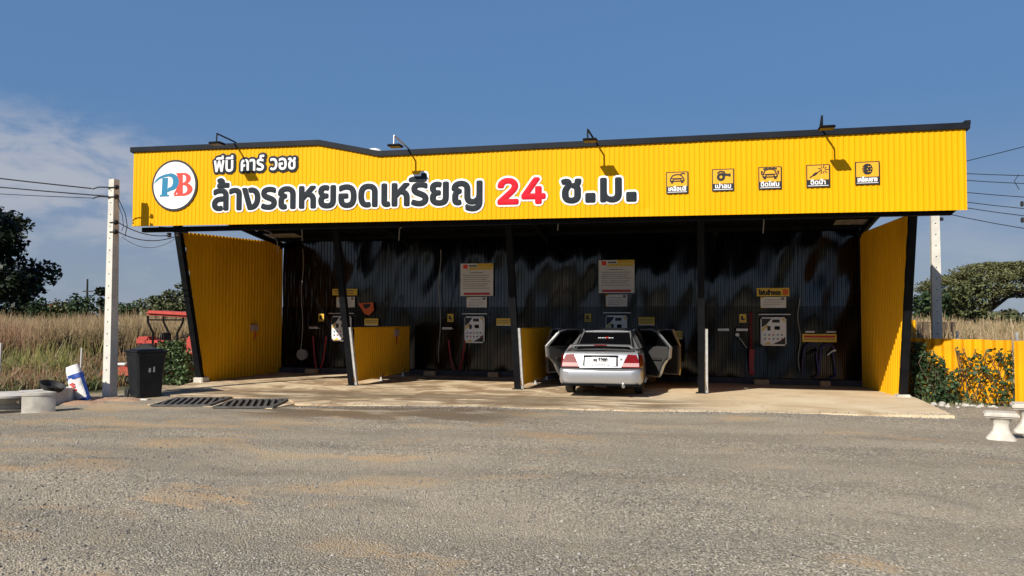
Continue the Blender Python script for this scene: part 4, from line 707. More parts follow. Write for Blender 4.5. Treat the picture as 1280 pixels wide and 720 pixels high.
for k, (tx, x0, x1, z0, what) in enumerate(signs):
    t = thing('pictogram_sign', 'square amber and black pictogram sign showing '+what, 'sign', ((x0+x1)/2, TY, z0), 0, 'pictogram signs on the fascia')
    z1 = z0+.405; cx = (x0+x1)/2; cz = z0+.275
    q = MB(); q.flat([(x0, z0), (x1, z0), (x1, z1), (x0, z1)], TY, .010); q.build('board', inkm, t)
    q = MB(); q.flat([(x0+.017, z0+.135), (x1-.017, z0+.135), (x1-.017, z1-.017), (x0+.017, z1-.017)], TY-.010, .002); q.build('face', amber, t)
    q = MB(); y_ = TY-.012
    if k == 0: icon_car(q, cx, cz, y_)
    elif k == 2: icon_car(q, cx, cz-.01, y_, True)
    elif k == 1:
        q.disc(cx-.035, cz-.02, .075, y_, .003, 18); q.flat([(cx-.03, cz+.005), (cx+.10, cz-.005), (cx+.10, cz+.035), (cx-.03, cz+.06)], y_-.001); q.flat([(cx+.095, cz-.012), (cx+.135, cz-.018), (cx+.135, cz+.045), (cx+.095, cz+.038)], y_)
        stroke(q, [(cx-.10, cz+.05), (cx-.05, cz+.085), (cx+.02, cz+.075), (cx+.03, cz+.04)], .025, y_-.002)
    elif k == 3:
        stroke(q, [(cx-.14, cz-.10), (cx-.02, cz-.02)], .022, y_); stroke(q, [(cx-.08, cz-.06), (cx-.03, cz-.025)], .042, y_-.001); stroke(q, [(cx-.02, cz-.02), (cx+.06, cz+.03)], .018, y_)
        for a_ in range(0, 360, 40):
            r0, r1 = .03, .07+.015*(a_ % 80 == 0); stroke(q, [(cx+.085+r0*math.cos(R(a_)), cz+.035+r0*math.sin(R(a_))), (cx+.085+r1*math.cos(R(a_)), cz+.035+r1*math.sin(R(a_)))], .014, y_-.001)
    else:
        q.flat(arc(cx-.015, cz-.005, .07, 90, 270, 12, .095)+arc(cx+.015, cz-.005, .07, -90, 90, 12, .095), y_)
    q.build('icon', inkm, t)
    q = MB(); y2 = TY-.0165
    if k in (0, 2): icon_hole(q, cx, cz-(.01 if k == 2 else 0), y2)
    if k == 1: q.disc(cx-.035, cz-.02, .026, y2, .002, 12)
    if k == 4:
        for a_ in range(0, 360, 60): q.disc(cx+.03+.03*math.cos(R(a_)), cz-.005+.05*math.sin(R(a_)), .010, y2, .002, 7)
        for a_ in (-60, -20, 20, 60): q.flat([(cx-.085, cz+a_/1000-.004), (cx-.055, cz+a_/1000-.004), (cx-.055, cz+a_/1000+.004), (cx-.085, cz+a_/1000+.004)], y2, .002)
    if q.v: q.build('icon_detail', amber, t)
    gl, w = layout(tx, 1.); hw = min((x1-x0-.07), w*.17); sc = hw/w
    gl = [[[(p[0]*sc, p[1]*.165) for p in s] for s in g_] for g_ in gl]
    q = MB(); letters(q, gl, slant(cx-hw/2, z0+.052), TY-.010, .0045, .003)
    q.flat([(x0+.025, z0+.022), (x1-.025, z0+.022), (x1-.025, z0+.033), (x0+.025, z0+.033)], TY-.010, .003)
    q.build('caption', whitem, t)

# ------------------------------------------------------------------ things on the rear wall
BY = 20.95
def board(name, lab, cat, x0, x1, z0, z1, m, rows=(), bands=(), grp=None, th=.018, y=BY, words_=None, seed=1):
    t = thing(name, lab, cat, ((x0+x1)/2, y, z0), 0, grp)
    q = MB(); q.flat([(x0, z0), (x1, z0), (x1, z1), (x0, z1)], y, th); q.build('panel', m, t)
    for bz0, bz1, bx0, bx1, bm in bands:
        q = MB(); q.flat([(x0+(x1-x0)*bx0, z0+(z1-z0)*bz0), (x0+(x1-x0)*bx1, z0+(z1-z0)*bz0), (x0+(x1-x0)*bx1, z0+(z1-z0)*bz1), (x0+(x1-x0)*bx0, z0+(z1-z0)*bz1)], y-th, .002); q.build('band', bm, t)
    if rows:
        rr = random.Random(seed); q = MB(); H = z1-z0; Wd = x1-x0
        for fz_, a_, b_, hh in rows:
            xx = x0+Wd*a_
            while xx < x0+Wd*b_:
                w_ = rr.uniform(.03, .09)*max(.5, Wd); xe = min(xx+w_, x0+Wd*b_)
                q.flat([(xx, z0+H*fz_), (xe, z0+H*fz_), (xe, z0+H*fz_+hh), (xx, z0+H*fz_+hh)], y-th-.002, .0015); xx = xe+rr.uniform(.006, .018)
        q.build('print', ink2, t)
    if words_:
        tx, ax, bx, az_, hh, mm = words_
        gl, w = layout(tx, 1.); sx = (x1-x0)*(bx-ax)/w
        gl = [[[(p[0]*sx, p[1]*hh) for p in s] for s in g_] for g_ in gl]
        q = MB(); letters(q, gl, lambda px, pz: (x0+(x1-x0)*ax+px, z0+(z1-z0)*az_+pz), y-th-.002, .010, .002); q.build('lettering', mm, t)
    return t
nrows = [(.70, .30, .68, .022)]+[(z, .08+.02*(i % 2), .90-.05*(i % 3), .014) for i, z in enumerate((.62, .56, .50, .44, .36, .30, .23))]
for (x0, x1, z0, z1, lb, s) in ((-2.46, -1.52, 2.20, 3.10, 'large white rules notice with yellow heading on the black wall left of the car', 3), (1.39, 2.34, 2.26, 3.14, 'large white rules notice with yellow heading on the wall above the silver car', 5)):
    board('notice_board', lb, 'notice', x0, x1, z0, z1, paper, nrows, [(.885, 1.0, .52, 1.0, yelsign), (.81, .875, .26, .97, yelsign), (.03, .10, .10, .90, redink), (.84, .97, .08, .22, coral), (.90, .955, .26, .50, ink2)], 'rules notices', seed=s)
srows = [(.70, .15, .75, .016), (.48, .10, .88, .012), (.30, .10, .80, .012), (.14, .12, .6, .012)]
for i, (x0, x1, z0, z1, lb) in enumerate(((-2.28, -1.70, 1.88, 2.17, 'small pale notice below the large notice left of the car'), (1.58, 2.15, 1.90, 2.22, 'small pale notice below the large notice above the car'), (-6.19, -5.62, 1.89, 2.19, 'small pale notice half hidden behind the leaning post of the left bay'), (5.53, 6.15, 1.86, 2.135, 'pale price notice under the yellow heading in the far right bay'))):
    board('small_notice', lb, 'notice', x0, x1, z0, z1, paper, srows, [(.72, .95, .80, .93, ink2), (0, .12, 0, .06, yelsign), (.88, 1., 0, .12, yelsign)], 'small notices', seed=20+i)
board('heading_sign', 'yellow heading sign half hidden behind the leaning post of the left bay', 'sign', -6.32, -5.55, 2.235, 2.42, yelsign, [(.60, .1, .9, .03), (.25, .15, .85, .025)], [], 'yellow heading signs', seed=9)
board('heading_sign', 'yellow heading sign with black Thai words above the right bay coin machine', 'sign', 5.44, 6.23, 2.155, 2.365, yelsign, (), [(.15, .85, .80, .96, orangem)], 'yellow heading signs', words_=('โฟมล้างรถ', .06, .74, .18, .22, inkm))
board('vacuum_sign', 'wide yellow sign with red print above the vacuum hoses', 'sign', 6.53, 7.34, 1.0, 1.20, yelsign, [(.30, .06, .94, .022)], [(.55, .82, .05, .95, redink)], seed=4)
q = tag(MB().box((6.60, BY-.05, 1.235), (6.82, BY, 1.275)).build('hose_holder', galv), 'left grey hose clip above the wide yellow vacuum sign', 'hose clip', 'hose clips')
q = tag(MB().box((7.10, BY-.05, 1.235), (7.32, BY, 1.275)).build('hose_holder', galv), 'right grey hose clip above the wide yellow vacuum sign', 'hose clip', 'hose clips')
for x, z, lb in ((-6.67, 1.59, 'small yellow picture sticker beside the coin machine of the left bay'), (-2.75, 1.59, 'small yellow picture sticker above the red hose left of the car'), (1.10, 1.60, 'small yellow picture sticker on the wall over the left side of the car'), (5.09, 1.59, 'small yellow picture sticker left of the red coiled hose')):
    t = board('sticker_sign', lb, 'sign', x-.085, x+.085, z-.11, z+.11, yelsign, [(.12, .12, .88, .02)], [], 'yellow stickers', th=.008, seed=2)
    q = MB(); q.disc(x-.02, z+.03, .035, BY-.011, .002, 12); q.flat([(x-.05, z-.04), (x+.05, z-.05), (x+.05, z+.0), (x-.05, z)], BY-.0115, .002); q.build('picture', inkm, t)
for x0, x1, z0, z1, lb in ((-5.32, -4.90, 1.37, 1.57, 'yellow label under the orange bracket in the left bay'), (-1.43, -1.02, 1.38, 1.58, 'yellow label right of the coin machine, left of the car'), (2.44, 2.86, 1.40, 1.62, 'yellow label on the wall above the right rear door of the car'), (3.34, 3.57, 1.04, 1.26, 'yellow label on the wall beside the open right front door')):
    board('yellow_label', lb, 'label', x0, x1, z0, z1, yelsign, [(.62, .1, .9, .02), (.34, .12, .85, .02)], [(.0, .10, 0, 1, paper)], 'yellow labels', th=.008, seed=int(x0*10) % 97)
q = MB(); q.flat([(2.80, 1.26), (3.10, 1.29), (2.92, 1.08)], BY, .006); tag(q.build('pennant_label', yelsign), 'yellow pointed label on the wall above the right rear door frame', 'label')
# orange bracket
t = thing('spray_bracket', 'orange plastic spray gun bracket above a yellow label in the left bay', 'bracket', (-5.26, BY, 1.66))
q = MB(); q.flat([(-5.50, 2.0), (-5.05, 2.03), (-5.02, 1.80), (-5.18, 1.66), (-5.30, 1.70)], BY, .05); q.build('plate', orangem, t)
q = MB(); q.flat([(-5.36, 1.97), (-5.12, 1.99), (-5.14, 1.90), (-5.28, 1.84)], BY-.05, .01); q.build('recess', inkm, t)
# coin machines
for i, (x0, x1, z0, z1, lb) in enumerate(((-6.30, -5.70, .92, 1.64, 'white coin panel half behind the leaning post of the left bay'), (-2.32, -1.75, .90, 1.63, 'white coin panel between the red hose and a yellow label'), (1.58, 2.15, .93, 1.66, 'white coin panel partly hidden behind the roof of the silver car'), (5.52, 6.14, .90, 1.62, 'white coin panel right of the red coiled hose, lone far bay'))):
    t = thing('coin_machine', lb, 'coin machine', ((x0+x1)/2, BY, z0), 0, 'coin panels')
    W_, H_ = x1-x0, z1-z0
    q = MB(); q.rbox((x0, BY-.11, z0), (x1, BY, z1), .035); q.build('case', whitem, t)
    y_ = BY-.112
    q = MB(); q.flat([(x0+.04*W_, z1-.05*H_), (x0+.04*W_, z1-.36*H_), (x0+.22*W_, z1-.26*H_), (x0+.42*W_, z1-.05*H_)], y_, .002); q.build('corner_graphic', inkm, t)
    q = MB(); q.flat([(x1-.05*W_, z0+.05*H_), (x1-.05*W_, z0+.32*H_), (x1-.2*W_, z0+.2*H_), (x1-.55*W_, z0+.05*H_)], y_, .002); q.build('corner_graphic', inkm, t)
    q = MB(); q.flat([(x0+.10*W_, z0+.04*H_), (x0+.42*W_, z0+.04*H_), (x0+.30*W_, z0+.13*H_)], y_-.001, .002); q.flat([(x0+.05*W_, z1-.40*H_), (x0+.05*W_, z1-.52*H_), (x0+.30*W_, z1-.30*H_), (x0+.24*W_, z1-.27*H_)], y_-.001, .002); q.flat([(x1-.22*W_, z1-.05*H_), (x1-.06*W_, z1-.05*H_), (x1-.06*W_, z1-.18*H_)], y_, .002); q.build('yellow_graphic', yelsign, t)
    q = MB(); q.flat([(x0+.45*W_, z1-.08*H_), (x0+.74*W_, z1-.08*H_), (x0+.74*W_, z1-.19*H_), (x0+.45*W_, z1-.19*H_)], y_, .01); q.build('display', inkm, t)
    q = MB(); q.box((x0+.54*W_, y_-.03, z1-.44*H_), (x0+.74*W_, y_+.01, z1-.32*H_)); q.build('coin_slot', blackp, t)
    q = MB(); q.box((x0+.26*W_, y_-.02, z1-.47*H_), (x0+.38*W_, y_+.01, z1-.31*H_)); q.build('card_reader', inkm, t)
    for r_ in range(2):
        for c_ in range(5):
            q = MB(); q.lathe([(.021, 0), (.021, -.012), (.014, -.02), (0, -.02)], (x0+(.16+.165*c_)*W_, y_+.002, z0+(.24+.14*r_)*H_), 10, 'y'); q.build('button', [inkm, redink, tealb][(r_*2+c_) % 3], t)
    q = MB(); q.box((x0-.06, y_-.05, z1+.06), (x1+.10, BY, z1+.085)); tag(q.build('shelf_rail', galv), ['thin grey rail above the coin panel of the left bay', 'thin grey rail above the coin panel beside the red hose', 'thin grey rail above the coin panel behind the car', 'thin grey rail above the coin panel of the far right bay'][i], 'rail', 'rails over coin panels')
# hoses, holders
def hose(name, lab, path, r, m, grp=None, cat='hose', n=7):
    q = MB(); q.tube(path, r, n); return tag(q.build(name, m, smooth=True), lab, cat, grp)
def loop(x0, x1, zt, zb_, y=BY-.08, n=24):
    return [(x0+(x1-x0)*i/n, y-.04*math.sin(math.pi*i/n), zt-(zt-zb_)*(1-abs(2*i/n-1)**2.6)) for i in range(n+1)]
hose('rubber_hose', 'dark red hose hanging in a narrow loop in the left bay', loop(-6.88, -6.47, 1.05, .10), .022, hosered, 'hanging red hoses')
hose('rubber_hose', 'red hose hanging in a V loop left of the white coin panel', loop(-2.78, -2.30, .98, .12), .022, hosered, 'hanging red hoses')
hose('coiled_hose', 'thin red coiled hose hanging left of the far right coin panel', [(5.28+.035*math.cos(i*.9), BY-.07+.035*math.sin(i*.9), 1.76-i*.0113) for i in range(92)], .011, hosered)
q = MB()
for k in range(4): q.tube([(5.25+.035*k, BY-.09-.02*(k % 2), .80), (5.24+.03*k, BY-.10, .5), (5.25+.025*k, BY-.10, .20)], .02, 6)
q.tube([(5.22, BY-.1, .22), (5.29, BY-.12, .15), (5.36, BY-.1, .22)], .035, 7)
tag(q.build('hose_bundle', hosered, smooth=True), 'bundle of red hose hanging below the coiled hose', 'hose')
for x, lb in ((-6.83, 'left bay'), (-2.80, 'bay of the red V hose'), (5.06, 'far right bay beside the coil'), (4.60, 'far right bay nearest the middle post')):
    q = MB(); q.box((x-.14, BY-.16, 1.27), (x+.14, BY, 1.30)); q.box((x-.14, BY-.165, 1.27), (x+.14, BY-.155, 1.33))
    tag(q.build('gun_tray', galv), 'small grey gun tray on the black wall, '+lb, 'tray', 'gun trays')
t = thing('spray_gun', 'pale spray gun hanging under the tray beside the coiled hose', 'spray gun', (4.98, BY, 1.1))
q = MB(); q.tube([(4.94, BY-.08, 1.17), (5.05, BY-.09, 1.02), (5.17, BY-.08, .84)], .010, 6); q.build('lance', galv, t); q = MB(); q.rbox((4.90, BY-.12, 1.13), (4.99, BY-.05, 1.21), .015); q.build('grip', whitem, t)
for x, dx, lb in ((6.72, 0, 'left dark purple vacuum hose coiled below the wide yellow sign'), (7.12, .05, 'right dark purple vacuum hose with a pale nozzle below the wide yellow sign')):
    t = thing('vacuum_hose', lb, 'vacuum hose', (x, BY, .95), 0, 'vacuum hoses')
    q = MB(); pth = [(x-.16*math.cos(i*math.pi/12)*(1 if i < 12 else .8), BY-.07, .78+.17*math.sin(i*math.pi/12)) for i in range(0, 13)]
    q.tube([(x-.20, BY-.06, .22), (x-.19, BY-.07, .5)]+pth+[(x+.15, BY-.08, .5), (x+.18, BY-.07, .18), (x+.05, BY-.10, .10)], .024, 8); q.build('hose', hosepurple, t, smooth=True)
    q = MB(); q.tube([(x+dx-.06, BY-.11, .68), (x+dx+.05, BY-.12, .78), (x+dx+.13, BY-.12, .80)], [.014, .018, .03], 8); q.build('nozzle', whitem if dx else blackp, t, smooth=True)
# ceiling booms: swivel pipes hanging from the rafters of each bay
for x, y, sgn, lb in ((-6.9, 18.2, 1, 'leftmost'), (-5.6, 17.0, 1, 'in the left bay beside the leaning post'), (-2.0, 17.2, -1, 'over the red V hose'), (1.75, 16.6, -1, 'over the silver car'), (5.9, 17.2, -1, 'rightmost')):
    t = thing('ceiling_boom', 'pale hose boom hanging under the dark roof, '+lb, 'hose boom', (x, y, rz(y)), 0, 'hose booms under the roof')
    q = MB(); q.tube([(0, 0, -.12), (0, 0, -.42)], .022, 8); q.build('swivel', galv, t, world=False)
    q = MB(); q.tube([(0, 0, -.40)]+[(sgn*(.1+.55*i/8), -.2-.3*i/8, -.44-.34*(i/8)**2) for i in range(9)], .013, 7); q.build('arm', hosegrey, t, smooth=True, world=False)
    q = MB(); q.tube([(sgn*.64, -.5, -.78), (sgn*.66, -.5, -1.05)], .012, 6); q.build('drop_hose', hosegrey, t, world=False)
for k, (x, zt, zb_, lb) in enumerate(((-7.25, 3.6, .5, 'thin pale hose hanging down the black wall at the left corner'), (-3.05, 3.5, .35, 'thin pale hose hanging down the black wall left of the red V hose'), (6.45, 2.1, .25, 'thin pale hose hanging between the coin panel and the vacuum sign'))):
    hose('hanging_hose', lb, [(x+.03*math.sin(i*.9+k), BY-.06, zt-(zt-zb_)*i/12) for i in range(13)], .010, hosegrey, 'thin hanging hoses')
t = thing('hose_reel', 'grey round hose reel low on the wall in the left corner', 'hose reel', (-7.22, BY, .45)); q = MB(); q.lathe([(.05, -.10), (.16, -.10), (.16, -.08), (.05, -.07), (.05, -.02), (.16, -.01), (.16, .01), (0, .01)], (-7.22, BY-.02, .52), 16, 'y'); q.build('drum', hosegrey, t); q = MB(); q.box((-7.28, BY-.06, .36), (-7.16, BY, .68)); q.build('bracket', blackp, t)
# small boxes with a notice on the side walls / partitions
for x, y, z, lb in ((-7.93, 19.39, 1.24, 'small pale cup box fixed on the left yellow side wall'), (-3.93, 19.7, 1.12, 'small pale cup box fixed on the yellow partition of the left bay')):
    t = thing('cup_box', lb, 'box', (x, y, z), 0, 'cup boxes')
    q = MB(); q.rbox((0, -.14, -.02), (.10, .14, .16), .01); q.build('box', mat('pale_pink_box', (.42, .30, .27), rough=.6) if 'pale_pink_box' not in MATS else MATS['pale_pink_box'], t, world=False)
    q = MB(); q.tube([(.06, .03, -.02), (.07, .04, -.14), (.04, .02, -.26)], .018, 6); q.build('strap', redink, t, world=False)
# wheel stops
for k, (x0, x1, lb) in enumerate(((-6.94, -6.58, 'left one at the rear of the left bay'), (-5.45, -5.1, 'right one at the rear of the left bay'), (-3.38, -3.05, 'one under the thin pale hose'), (-1.56, -1.27, 'one under the yellow label'), (.9, 1.2, 'one ahead of the left front wheel of the car'), (2.6, 2.9, 'one ahead of the right front wheel of the car'), (5.32, 5.68, 'one below the red hose bundle'), (6.88, 7.12, 'one below the vacuum hoses'))):
    q = MB(); z0 = fz((x0+x1)/2, 20.6); q.rbox((x0, 20.50, z0-.01), (x1, 20.66, z0+.13), .015)
    tag(q.build('wheel_stop', brickm), 'buff block wheel stop, '+lb, 'wheel stop', 'wheel stops')
# ------------------------------------------------------------------ silver saloon with all four doors open (local: x right, y forward, z up, rear axle at y=0)
CX, CY = 1.98, 16.86
car = thing('parked_car', 'silver saloon car parked nose in with all four doors open in the third bay', 'car', (CX, CY, 0), R(.6))
def loft(q, stations, prof):
    m = None; rows = []
    for st in stations:
        half = prof(*st); ring = [(x, st[0], z) for x, z in half]+[(-x, st[0], z) for x, z in half[::-1]]
        rows.append(ring); m = len(ring)
    b = len(q.v)
    for r_ in rows: q.v += r_
    for i in range(len(rows)-1):
        for k in range(m): q.f.append((b+i*m+k, b+i*m+(k+1) % m, b+(i+1)*m+(k+1) % m, b+(i+1)*m+k)); q.mi.append(0)
    q.f += [tuple(range(b, b+m)), tuple(range(b+(len(rows)-1)*m, b+len(rows)*m))[::-1]]; q.mi += [0, 0]
def prof(y, w, zb_, zd, cr=.02):
    h = zd-zb_
    return [(0, zb_), (w*.88, zb_), (w*.96, zb_+min(.05, h*.15)), (w, zb_+h*.32), (w*.995, zb_+h*.55), (w*.965, zb_+h*.80), (w*.90, zd-cr*1.4), (w*.82, zd), (w*.5, zd+cr), (0, zd+cr*1.4)]
q = MB(); loft(q, [(-.80, .81, .30, .60), (-.62, .835, .26, .885), (-.56, .84, .24, .905), (-.30, .845, .24, .90), (-.05, .845, .26, .915), (.30, .845, .3, .95), (.44, .84, .3, .96)], prof)
body = q.build('rear_body', silver, car, smooth=True, world=False)
q = MB(); loft(q, [(2.62, .84, .22, .95), (2.9, .84, .24, .93), (3.2, .82, .24, .84), (3.42, .74, .24, .72), (3.50, .6, .3, .55)], prof)
q.build('front_body', silver, car, smooth=True, world=False)
# rear bumper
q = MB()
def bprof(y, w, zb_, zt): return [(0, zb_), (w*.9, zb_), (w*.97, zb_+.03), (w, zb_+.10), (w, zt-.05), (w*.985, zt-.012), (w*.95, zt), (0, zt)]
loft(q, [(-.985, .66, .30, .515), (-.972, .745, .275, .545), (-.94, .805, .25, .56), (-.88, .838, .235, .572), (-.70, .850, .235, .575), (-.36, .852, .24, .575)], bprof)
bp_ = q.build('rear_bumper', silver, car, smooth=True, world=False, angle=50)
q = MB(); q.prism([(-.80, -.99, .228), (.80, -.99, .228), (.80, -.5, .228), (-.80, -.5, .228)], (0, 0, .012)); q.build('bumper_lip', blackp, bp_, world=False)
q = MB(); q.box((-.81, -.905, .575), (.81, -.70, .59)); q.build('bumper_gap', inkm, car, world=False)
# boot lid: tail panel, plate recess, spoiler
def tail(x, z): return -.80-.10*max(0, 1-abs(z-.60)/.34)*.4-.03*(1-(x/.8)**2)+(z-.60)*.28-.035      # tail panel curve
def patch(pts, m, name, parent, off=0., th=.02):
    q = MB(); q.add([(x, tail(x, z)-off, z) for x, z in pts]+[(x, tail(x, z)-off+th, z) for x, z in pts], [tuple(range(len(pts))), tuple(range(len(pts), 2*len(pts)))[::-1]]+[(i, (i+1) % len(pts), len(pts)+(i+1) % len(pts), len(pts)+i) for i in range(len(pts))])
    return q.build(name, m, parent, world=False)
q = MB(); nx_ = 14; b = 0
cols = [-.78+1.56*i/nx_ for i in range(nx_+1)]; zs = [.592, .66, .74, .82, .87, .897, .915]
for z in zs:
    for x in cols: q.v.append((x*(1-.16*max(0, z-.62)), tail(x, z)-.012+(.09 if z > .90 else .02 if z > .88 else 0), z))
for j in range(len(zs)-1):
    for i in range(nx_): q.f.append((j*(nx_+1)+i, j*(nx_+1)+i+1, (j+1)*(nx_+1)+i+1, (j+1)*(nx_+1)+i)); q.mi.append(0)
boot = q.build('boot_lid', silver, car, smooth=True, world=False)
for s in (-1, 1):
    pts = [(s*.43, .600), (s*.795, .600), (s*.775, .72), (s*.725, .845), (s*.55, .855), (s*.49, .74)]
    lm_ = patch(pts, lampr, 'tail_lamp', car, .022, .09)
    patch([(s*.435, .605), (s*.78, .605), (s*.776, .685), (s*.462, .685)], lampw, 'reversing_lens', lm_, .026, .02)
    patch([(s*.425, .594), (s*.79, .594), (s*.79, .612), (s*.432, .612)], lampr, 'lower_strip', lm_, .029, .02)
    q = MB(); q.prism([(s*.80, -.74, .61), (s*.845, -.60, .61), (s*.83, -.60, .83), (s*.775, -.70, .84)], (0, .09, 0)); q.build('side_lens', lampr, lm_, world=False)
patch([(-.36, .618), (.36, .618), (.35, .835), (-.35, .835)], whitem if False else silverd, 'plate_recess', boot, .016, .02)
patch([(-.315, .634), (.315, .634), (.315, .79), (-.315, .79)], silver, 'recess_panel', boot, .019, .02)
q = MB(); q.box((-.35, tail(0, .83)-.045, .812), (.35, tail(0, .83)+.02, .835)); q.build('plate_garnish', capm, boot, world=False)
pl = patch([(-.17, .635), (.17, .635), (.17, .785), (-.17, .785)], paper, 'number_plate', boot, .030, .012)
gl, w = layout('กจ 5280', 1., .02); sc = .29/w; gl = [[[(p[0]*sc, p[1]*.20) for p in s] for s in g_] for g_ in gl]
q = MB(); yy = tail(0, .72)-.033; letters(q, gl, lambda px, pz: (-.145+px, .685+pz), yy, .0045, .002)
for i in range(6): q.flat([(-.10+.034*i, .652), (-.076+.034*i, .652), (-.076+.034*i, .667), (-.10+.034*i, .667)], tail(0, .66)-.035, .002)
q.build('plate_lettering', inkm, pl, world=False)
q = MB(); q.disc(.42, .755, .022, tail(.42, .755)-.016, .006, 6); q.build('maker_badge', chrome, boot, world=False)
q = MB(); loft(q, [(-.86, .60, 1.03, 1.044), (-.80, .62, 1.028, 1.066), (-.70, .62, 1.03, 1.06), (-.66, .60, 1.034, 1.042)], lambda y, w, a_, b_: [(0, a_), (w, a_-.012), (w+.01, (a_+b_)/2-.012), (w, b_-.012), (0, b_)])
sp = q.build('spoiler', silver, car, smooth=True, world=False)
for s in (-1, 1):
    q = MB(); q.prism([(s*.56, -.82, 1.03), (s*.63, -.83, 1.035), (s*.74, -.74, .90), (s*.66, -.64, .905), (s*.58, -.68, 1.03)], (0, .10, 0)); q.build('spoiler_foot', silver, sp, world=False)
q = MB(); q.box((-.13, -.868, 1.034), (.13, -.855, 1.052)); q.build('brake_lamp', lampr, sp, world=False)
# cabin
def quadp(q, pts, th):                                   # thin shell
    a, b_, c = Vector(pts[0]), Vector(pts[1]), Vector(pts[2]); n = (b_-a).cross(c-a).normalized()*th
    q.prism(pts, n)
q = MB(); q.prism([(-.62, -.08, .925), (.62, -.08, .925), (.50, .66, 1.315), (-.50, .66, 1.315)], (0, -.012, -.006)); rw = q.build('rear_window', glassd, car, world=False)
gx = lambda px, pz: (px, pz)
q = MB(); rr = random.Random(4)
stk = []
for k in range(9):
    x0 = -.17+.038*k; z_ = .338 if k % 3 else .344; q.prism([(x0, z_, 1.146), (x0+.024-.006*(k % 2), z_, 1.146), (x0+.026-.006*(k % 2), .352, 1.157+.004*(k % 2)), (x0+.003, .352, 1.159)], (0, -.02, .012))
q.build('window_sticker', whitem, rw, world=False)
q = MB(); q.prism([(.0, .337, 1.145), (.05, .337, 1.145), (.06, .357, 1.163), (-.005, .357, 1.163)], (0, -.026, .016)); q.build('sticker_badge', redink, rw, world=False)
q = MB()
roofs = [(.60, .505, 1.318), (.85, .54, 1.352), (1.3, .555, 1.368), (1.8, .55, 1.362), (2.12, .52, 1.335)]
for y, w, z in roofs: q.v += [(-w, y, z-.045), (-w*.93, y, z-.012), (-w*.5, y, z), (w*.5, y, z), (w*.93, y, z-.012), (w, y, z-.045), (w*.9, y, z-.06), (-w*.9, y, z-.06)]
for i in range(len(roofs)-1):
    for k in range(8): q.f.append((8*i+k, 8*i+(k+1) % 8, 8*i+8+(k+1) % 8, 8*i+8+k)); q.mi.append(0)
q.f += [tuple(range(8)), tuple(range(32, 40))]; q.mi += [0, 0]
q.build('roof', silver, car, smooth=True, world=False)
for s in (-1, 1):
    q = MB(); q.prism([(s*.62, -.10, .93), (s*.755, .0, .95), (s*.775, .46, .965), (s*.57, .98, 1.315), (s*.515, .62, 1.32)], (-s*.03, 0, .0)); q.build('rear_pillar', silver, car, world=False)
    q = MB(); q.prism([(s*.60, -.06, .95), (s*.64, -.08, .95), (s*.525, .66, 1.327), (s*.49, .66, 1.322)], (0, -.02, -.0)); q.build('window_trim', blackp, car, world=False)
    q = MB(); q.beam((s*.80, 1.42, .28), (s*.77, 1.42, .95), .05, .12, (0, 1, 0)); q.beam((s*.77, 1.42, .95), (s*.57, 1.40, 1.33), .05, .10, (0, 1, 0)); q.build('centre_pillar', intm, car, world=False)
    q = MB(); q.tube([(s*.74, 2.72, .94), (s*.55, 2.1, 1.31)], .035, 8); q.build('front_pillar', silver, car, world=False)
    q = MB(); q.tube([(s*.56, .95, 1.322), (s*.575, 1.4, 1.34), (s*.56, 2.05, 1.318)], .022, 6); q.build('roof_rail', silver, car, world=False)
    q = MB(); q.rbox((s*.80-.07, .30, .20), (s*.80+.07, 2.75, .32), .02); q.build('sill', silver, car, world=False)
    q = MB(); q.prism(arc(0, .30, .34, -8, 188, 14), (0, 0, 0)) if False else None
    q = MB(); q.v = []; q.prism([(s*.846, y, z) for y, z in arc(0, .31, .345, 0, 180, 16)], (s*.008, 0, 0)); q.build('wheel_arch', inkm, car, world=False)
q = MB(); q.prism([(-.62, 2.78, .95), (.62, 2.78, .95), (.50, 2.12, 1.32), (-.50, 2.12, 1.32)], (0, .012, .006)); q.build('windscreen', glassd, car, world=False)
q = MB(); q.box((-.78, .2, .22), (.78, 2.9, .27)); q.box((-.68, .42, .27), (.68, .50, .97)); q.rbox((-.68, .5, .30), (.68, 1.0, .52), .05); q.prism([(-.66, .50, .5), (.66, .50, .5), (.64, .40, 1.02), (-.64, .40, 1.02)], (0, .12, .02)); q.build('cabin_floor', intm, car, world=False)
for s in (-1, 1):
    q = MB(); q.rbox((s*.36-.25, 1.45, .30), (s*.36+.25, 2.0, .50), .05); q.rbox((s*.36-.24, 1.36, .48), (s*.36+.24, 1.50, 1.02), .05); q.rbox((s*.36-.12, 1.35, 1.03), (s*.36+.12, 1.44, 1.20), .03); q.build('seat', intm, car, smooth=True, world=False)
q = MB(); q.rbox((-.72, 2.45, .6), (.72, 2.8, .93), .06); q.build('dashboard', intm, car, world=False)
q = MB(); q.tube([(.36+.17*math.cos(i*math.pi/8), 2.36+.05*math.sin(i*math.pi/8), .88+.16*math.sin(i*math.pi/8)) for i in range(17)], .015, 6, False); q.build('steering_wheel', rubber, car, world=False)
for x in (-.73, .73):
    for y in (0, 2.55):
        q = MB(); s = 1 if x > 0 else -1
        q.lathe([(.16, -.09), (.27, -.09), (.30, -.07), (.305, 0), (.30, .07), (.27, .09), (.16, .09)], (x, y, .295), 28, 'x'); wh = q.build('wheel', rubber, car, smooth=True, world=False)
        q = MB(); q.lathe([(0, -.05), (.16, -.05), (.19, s*.085), (.17, s*.07), (.06, s*.05), (0, s*.06)], (x, y, .295), 20, 'x'); q.build('rim', galv, wh, smooth=True, world=False)
q = MB(); q.lathe([(.035, -.06), (.042, 0), (.042, .25), (0, .25)], (.47, -.96, .225), 12, 'y'); q.build('exhaust_pipe', chrome, car, world=False)
